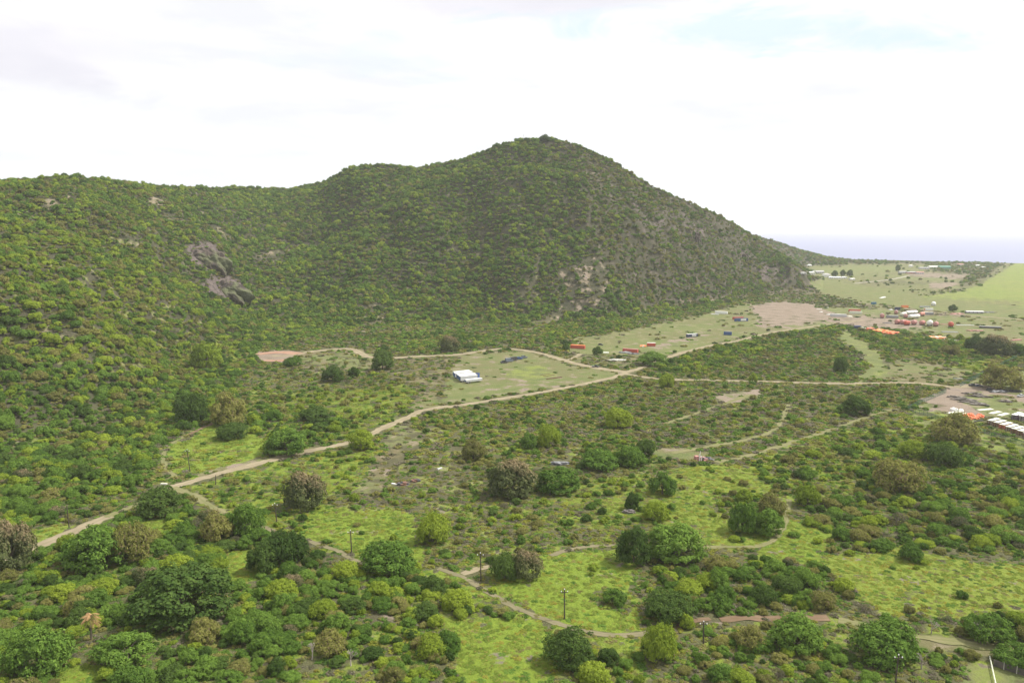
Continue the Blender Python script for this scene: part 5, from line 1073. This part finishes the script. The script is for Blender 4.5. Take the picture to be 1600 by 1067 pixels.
for s, a, b in ((3.0, 140, 420), (3.8, 420, 900), (4.3, 900, 1420), (11, 1420, 2550)):
    X, Y, Z = cells(-1300, 1750, 60, 2600, s, a, b); v = survey(X, Y, Z); T, L, G, D, B, K = v.T; slope = Z > 3
    pr = (.22 + .42 * T) * (1 - np.clip(G, 0, 1)) ** 1.3 * (1 - np.clip(D, 0, 1)) ** 2 * (1 - .93 * np.clip(L - .5, 0, .4) * 2.5 * (T < .3)) * (1 - .7 * K); pr = np.where(fbm(X / 25, Y / 25, 3, 77) > .5, pr * 1.35, pr * .7); pr = np.where(slope, pr * 1.5, pr)
    k = (rg.random(len(X)) < pr) & (cleared(X, Y) < .7); sz = rg.uniform(.9, 2.3, len(X)) * (1.15 if s > 3 else 1) * (1.9 if s > 10 else 1)
    pw = np.stack([.22 * (1 - L) + .06, .7 + 0 * T, .1 + .6 * L, .15 + .7 * B, .03 + .45 * B * B, 0 * T], 1); ci = pick(pw)
    small.append((X[k], Y[k], Z[k], sz[k], (sz * rg.uniform(.75, 1.2, len(X)) * np.where(slope, 1.3, 1))[k], ci[k]))
big = gather(big); small = gather(small)

CN = {'dark': 'dark green', 'green': 'mid green', 'lime': 'lime green', 'olive': 'olive', 'dead': 'dry grey brown', 'brown': 'brown topped'}
ORD = ['nearest', 'second', 'third', 'fourth', 'fifth', 'sixth', 'seventh', 'eighth', 'ninth', 'tenth', 'eleventh', 'twelfth', 'thirteenth', 'fourteenth', 'fifteenth', 'sixteenth', 'seventeenth', 'eighteenth', 'nineteenth', 'twentieth'] + ['twenty-' + q for q in ('first', 'second', 'third', 'fourth', 'fifth', 'sixth', 'seventh', 'eighth', 'ninth')] + ['thirtieth'] + ['thirty-' + q for q in ('first', 'second', 'third', 'fourth', 'fifth', 'sixth', 'seventh', 'eighth', 'ninth')] + ['fortieth']
def individuals(data, kind, count, word):
    X, Y, Z, S, Hh, ci = data; px, py = project(X, Y, Z); pt = project(X, Y, Z + Hh)[1]
    wpx = S * F / np.sqrt(X ** 2 + Y ** 2 + (EYE - Z) ** 2); ok = (px > 4) & (px < 1596) & (pt < 1050) & (py < 1100)
    order = np.argsort(-(wpx * ok))[:count]; LAND[:] = [q for q in LAND if q[2]]; lx = np.array([(a, b) for a, b, _ in LAND])
    rec = {}
    for i in order:
        dd = np.hypot(lx[:, 0] - X[i], lx[:, 1] - Y[i]); j = int(dd.argmin()); ux, uy = X[i] - lx[j, 0], Y[i] - lx[j, 1]
        side = ('left of' if ux < 0 else 'right of') if abs(ux) > abs(uy) else ('behind' if uy > 0 else 'in front of')
        rec.setdefault((j, side, COLS[ci[i]]), []).append((dd[j], i))
    for (j, side, cn), lst in rec.items():
        lst.sort()
        for r, (dist, i) in enumerate(lst):
            rank = '' if len(lst) == 1 else (', the nearest' if r == 0 else f', {ORD[min(r, 39)]} nearest')
            t = thing(kind, f'{CN[cn]} {word} {side} {LAND[j][2]}{rank}', word, (X[i], Y[i], Z[i]), rg.uniform(0, 6.28), f'{CN[cn]} ' + ('trees' if word == 'tree' else 'bushes') + ' growing in the scrub')
            me = CM['huge' if wpx[i] > 19 and word != 'bush' and cn != 'dead' else 'near' if wpx[i] > 9 else 'mid', cn][rg.integers(3)]
            c = bpy.data.objects.new('crown', me); C.objects.link(c); c.parent = t; c.scale = (S[i], S[i] * rg.uniform(.85, 1.1), Hh[i])
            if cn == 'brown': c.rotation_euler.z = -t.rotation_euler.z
            k = bpy.data.objects.new('trunk' if word == 'tree' else 'stem', TRUNKS[i % 3]); C.objects.link(k); k.parent = t; k.scale = (S[i] * .7, S[i] * .7, Hh[i] * .95)
    keep = np.ones(len(X), bool); keep[order] = False; return [q[keep] for q in data]
nh = sum(1 for o in C.objects if o.get('category') == 'tree')
big = individuals(big, 'scrub_tree', 300 - nh, 'tree'); small = individuals(small, 'scrub_bush', 270, 'bush')
def spread_stuff(name, data, label, cat, lods):
    X, Y, Z, S, Hh, ci = data; d = np.hypot(X, Y); protos = []; base = {}
    for lod in ('near', 'mid', 'far'):
        for cn in COLS:
            for k in range(3): base[lod, cn, k] = len(protos); protos.append(CM[lod, cn][k])
    li = np.where(d < lods[0], 0, np.where(d < lods[1], 1, 2)); kid = li * 18 + ci * 3 + rg.integers(0, 3, len(X))
    instancer(name, protos, np.stack([X, Y, Z], 1), kid, rg.uniform(0, 6.28, len(X)), np.stack([S * rg.uniform(.8, 1.25, len(X)), S * rg.uniform(.75, 1.2, len(X)), Hh], 1), label, cat)
hill = big[2] > 3
spread_stuff('hillside_scrub', [q[hill] for q in big], 'dense rounded green scrub trees covering the hills', 'scrub', (330, 760))
spread_stuff('plain_scrub', [q[~hill] for q in big], 'scattered green scrub trees over the plain', 'scrub', (330, 760))
spread_stuff('low_brush', small, 'low green and brown brush between the trees', 'brush', (200, 480))
cov = []
for s, a, b in ((1.55, 140, 330), (2.6, 330, 620), (4.4, 620, 1250)):
    X, Y, Z = cells(-900, 1100, 60, 1300, s, a, b, (-200, 1800)); v = survey(X, Y, Z); T, L, G, D, B, K = v.T
    pr = .80 * (1 - np.clip(G, 0, 1) * .99) ** 1.3 * (1 - np.clip(D * 1.3, 0, 1)) * np.where(Z > 3, .75, 1) * (1 - .5 * K); k = (rg.random(len(X)) < pr) & (cleared(X, Y) < .9)
    pt_ = fbm(X / 18, Y / 18, 3, 91); lf = np.clip(L * 1.5 - .25, 0, 1) * np.clip(.75 + 1.2 * (pt_ - .4), .3, 1.3)
    pw = np.stack([lf * (1 - .35 * B), lf * (.12 + .75 * B), .34 * (1 - .6 * lf), (.20 + .55 * B) * (1 - .8 * lf), (.05 + .34 * B) * (1 - .95 * np.clip(lf, 0, 1)), .12 * (1 - np.clip(lf, 0, 1))], 1); ci = pick(pw)
    sz = s * rg.uniform(.5, 1.0, len(X)); li = {1.55: 0, 2.6: 1, 4.4: 2}[s]
    hh = sz * rg.uniform(.30, .75, len(X)) * np.where(lf > .5, .5, 1); cov.append((X[k], Y[k], Z[k], sz[k], hh[k], (li * 12 + ci * 2 + rg.integers(0, 2, len(X)))[k]))
X, Y, Z, S, Hh, kid = gather(cov); protos = [GC[lod, cn][k] for lod in ('near', 'mid', 'far') for cn in ('vine', 'yellow', 'green', 'olive', 'dead', 'dark') for k in range(2)]
instancer('ground_cover', protos, np.stack([X, Y, Z - .05], 1), kid, rg.uniform(0, 6.28, len(X)), np.stack([S, S * rg.uniform(.8, 1.2, len(X)), Hh], 1), 'low lime and olive creeper and grass tussocks covering the plain', 'ground cover')
print('COUNTS', len(big[0]), len(small[0]), len(X), 'objects', len(C.objects))

# ---------------------------------------------------------------- air
mb = MB(); mb.box(-30000, 30000, -30000, 30000, -12, 300); m = bpy.data.materials.new('haze'); m.use_nodes = True; nt = m.node_tree; nt.nodes.clear()
o_ = N(nt, 'ShaderNodeOutputMaterial'); v_ = N(nt, 'ShaderNodeVolumePrincipled'); v_.inputs['Color'].default_value = (.97, .98, 1.0, 1); v_.inputs['Density'].default_value = .000075; v_.inputs['Anisotropy'].default_value = .2
LK(nt, v_.outputs[0], o_.inputs['Volume']); o = mb.build('haze', m, kind='stuff')
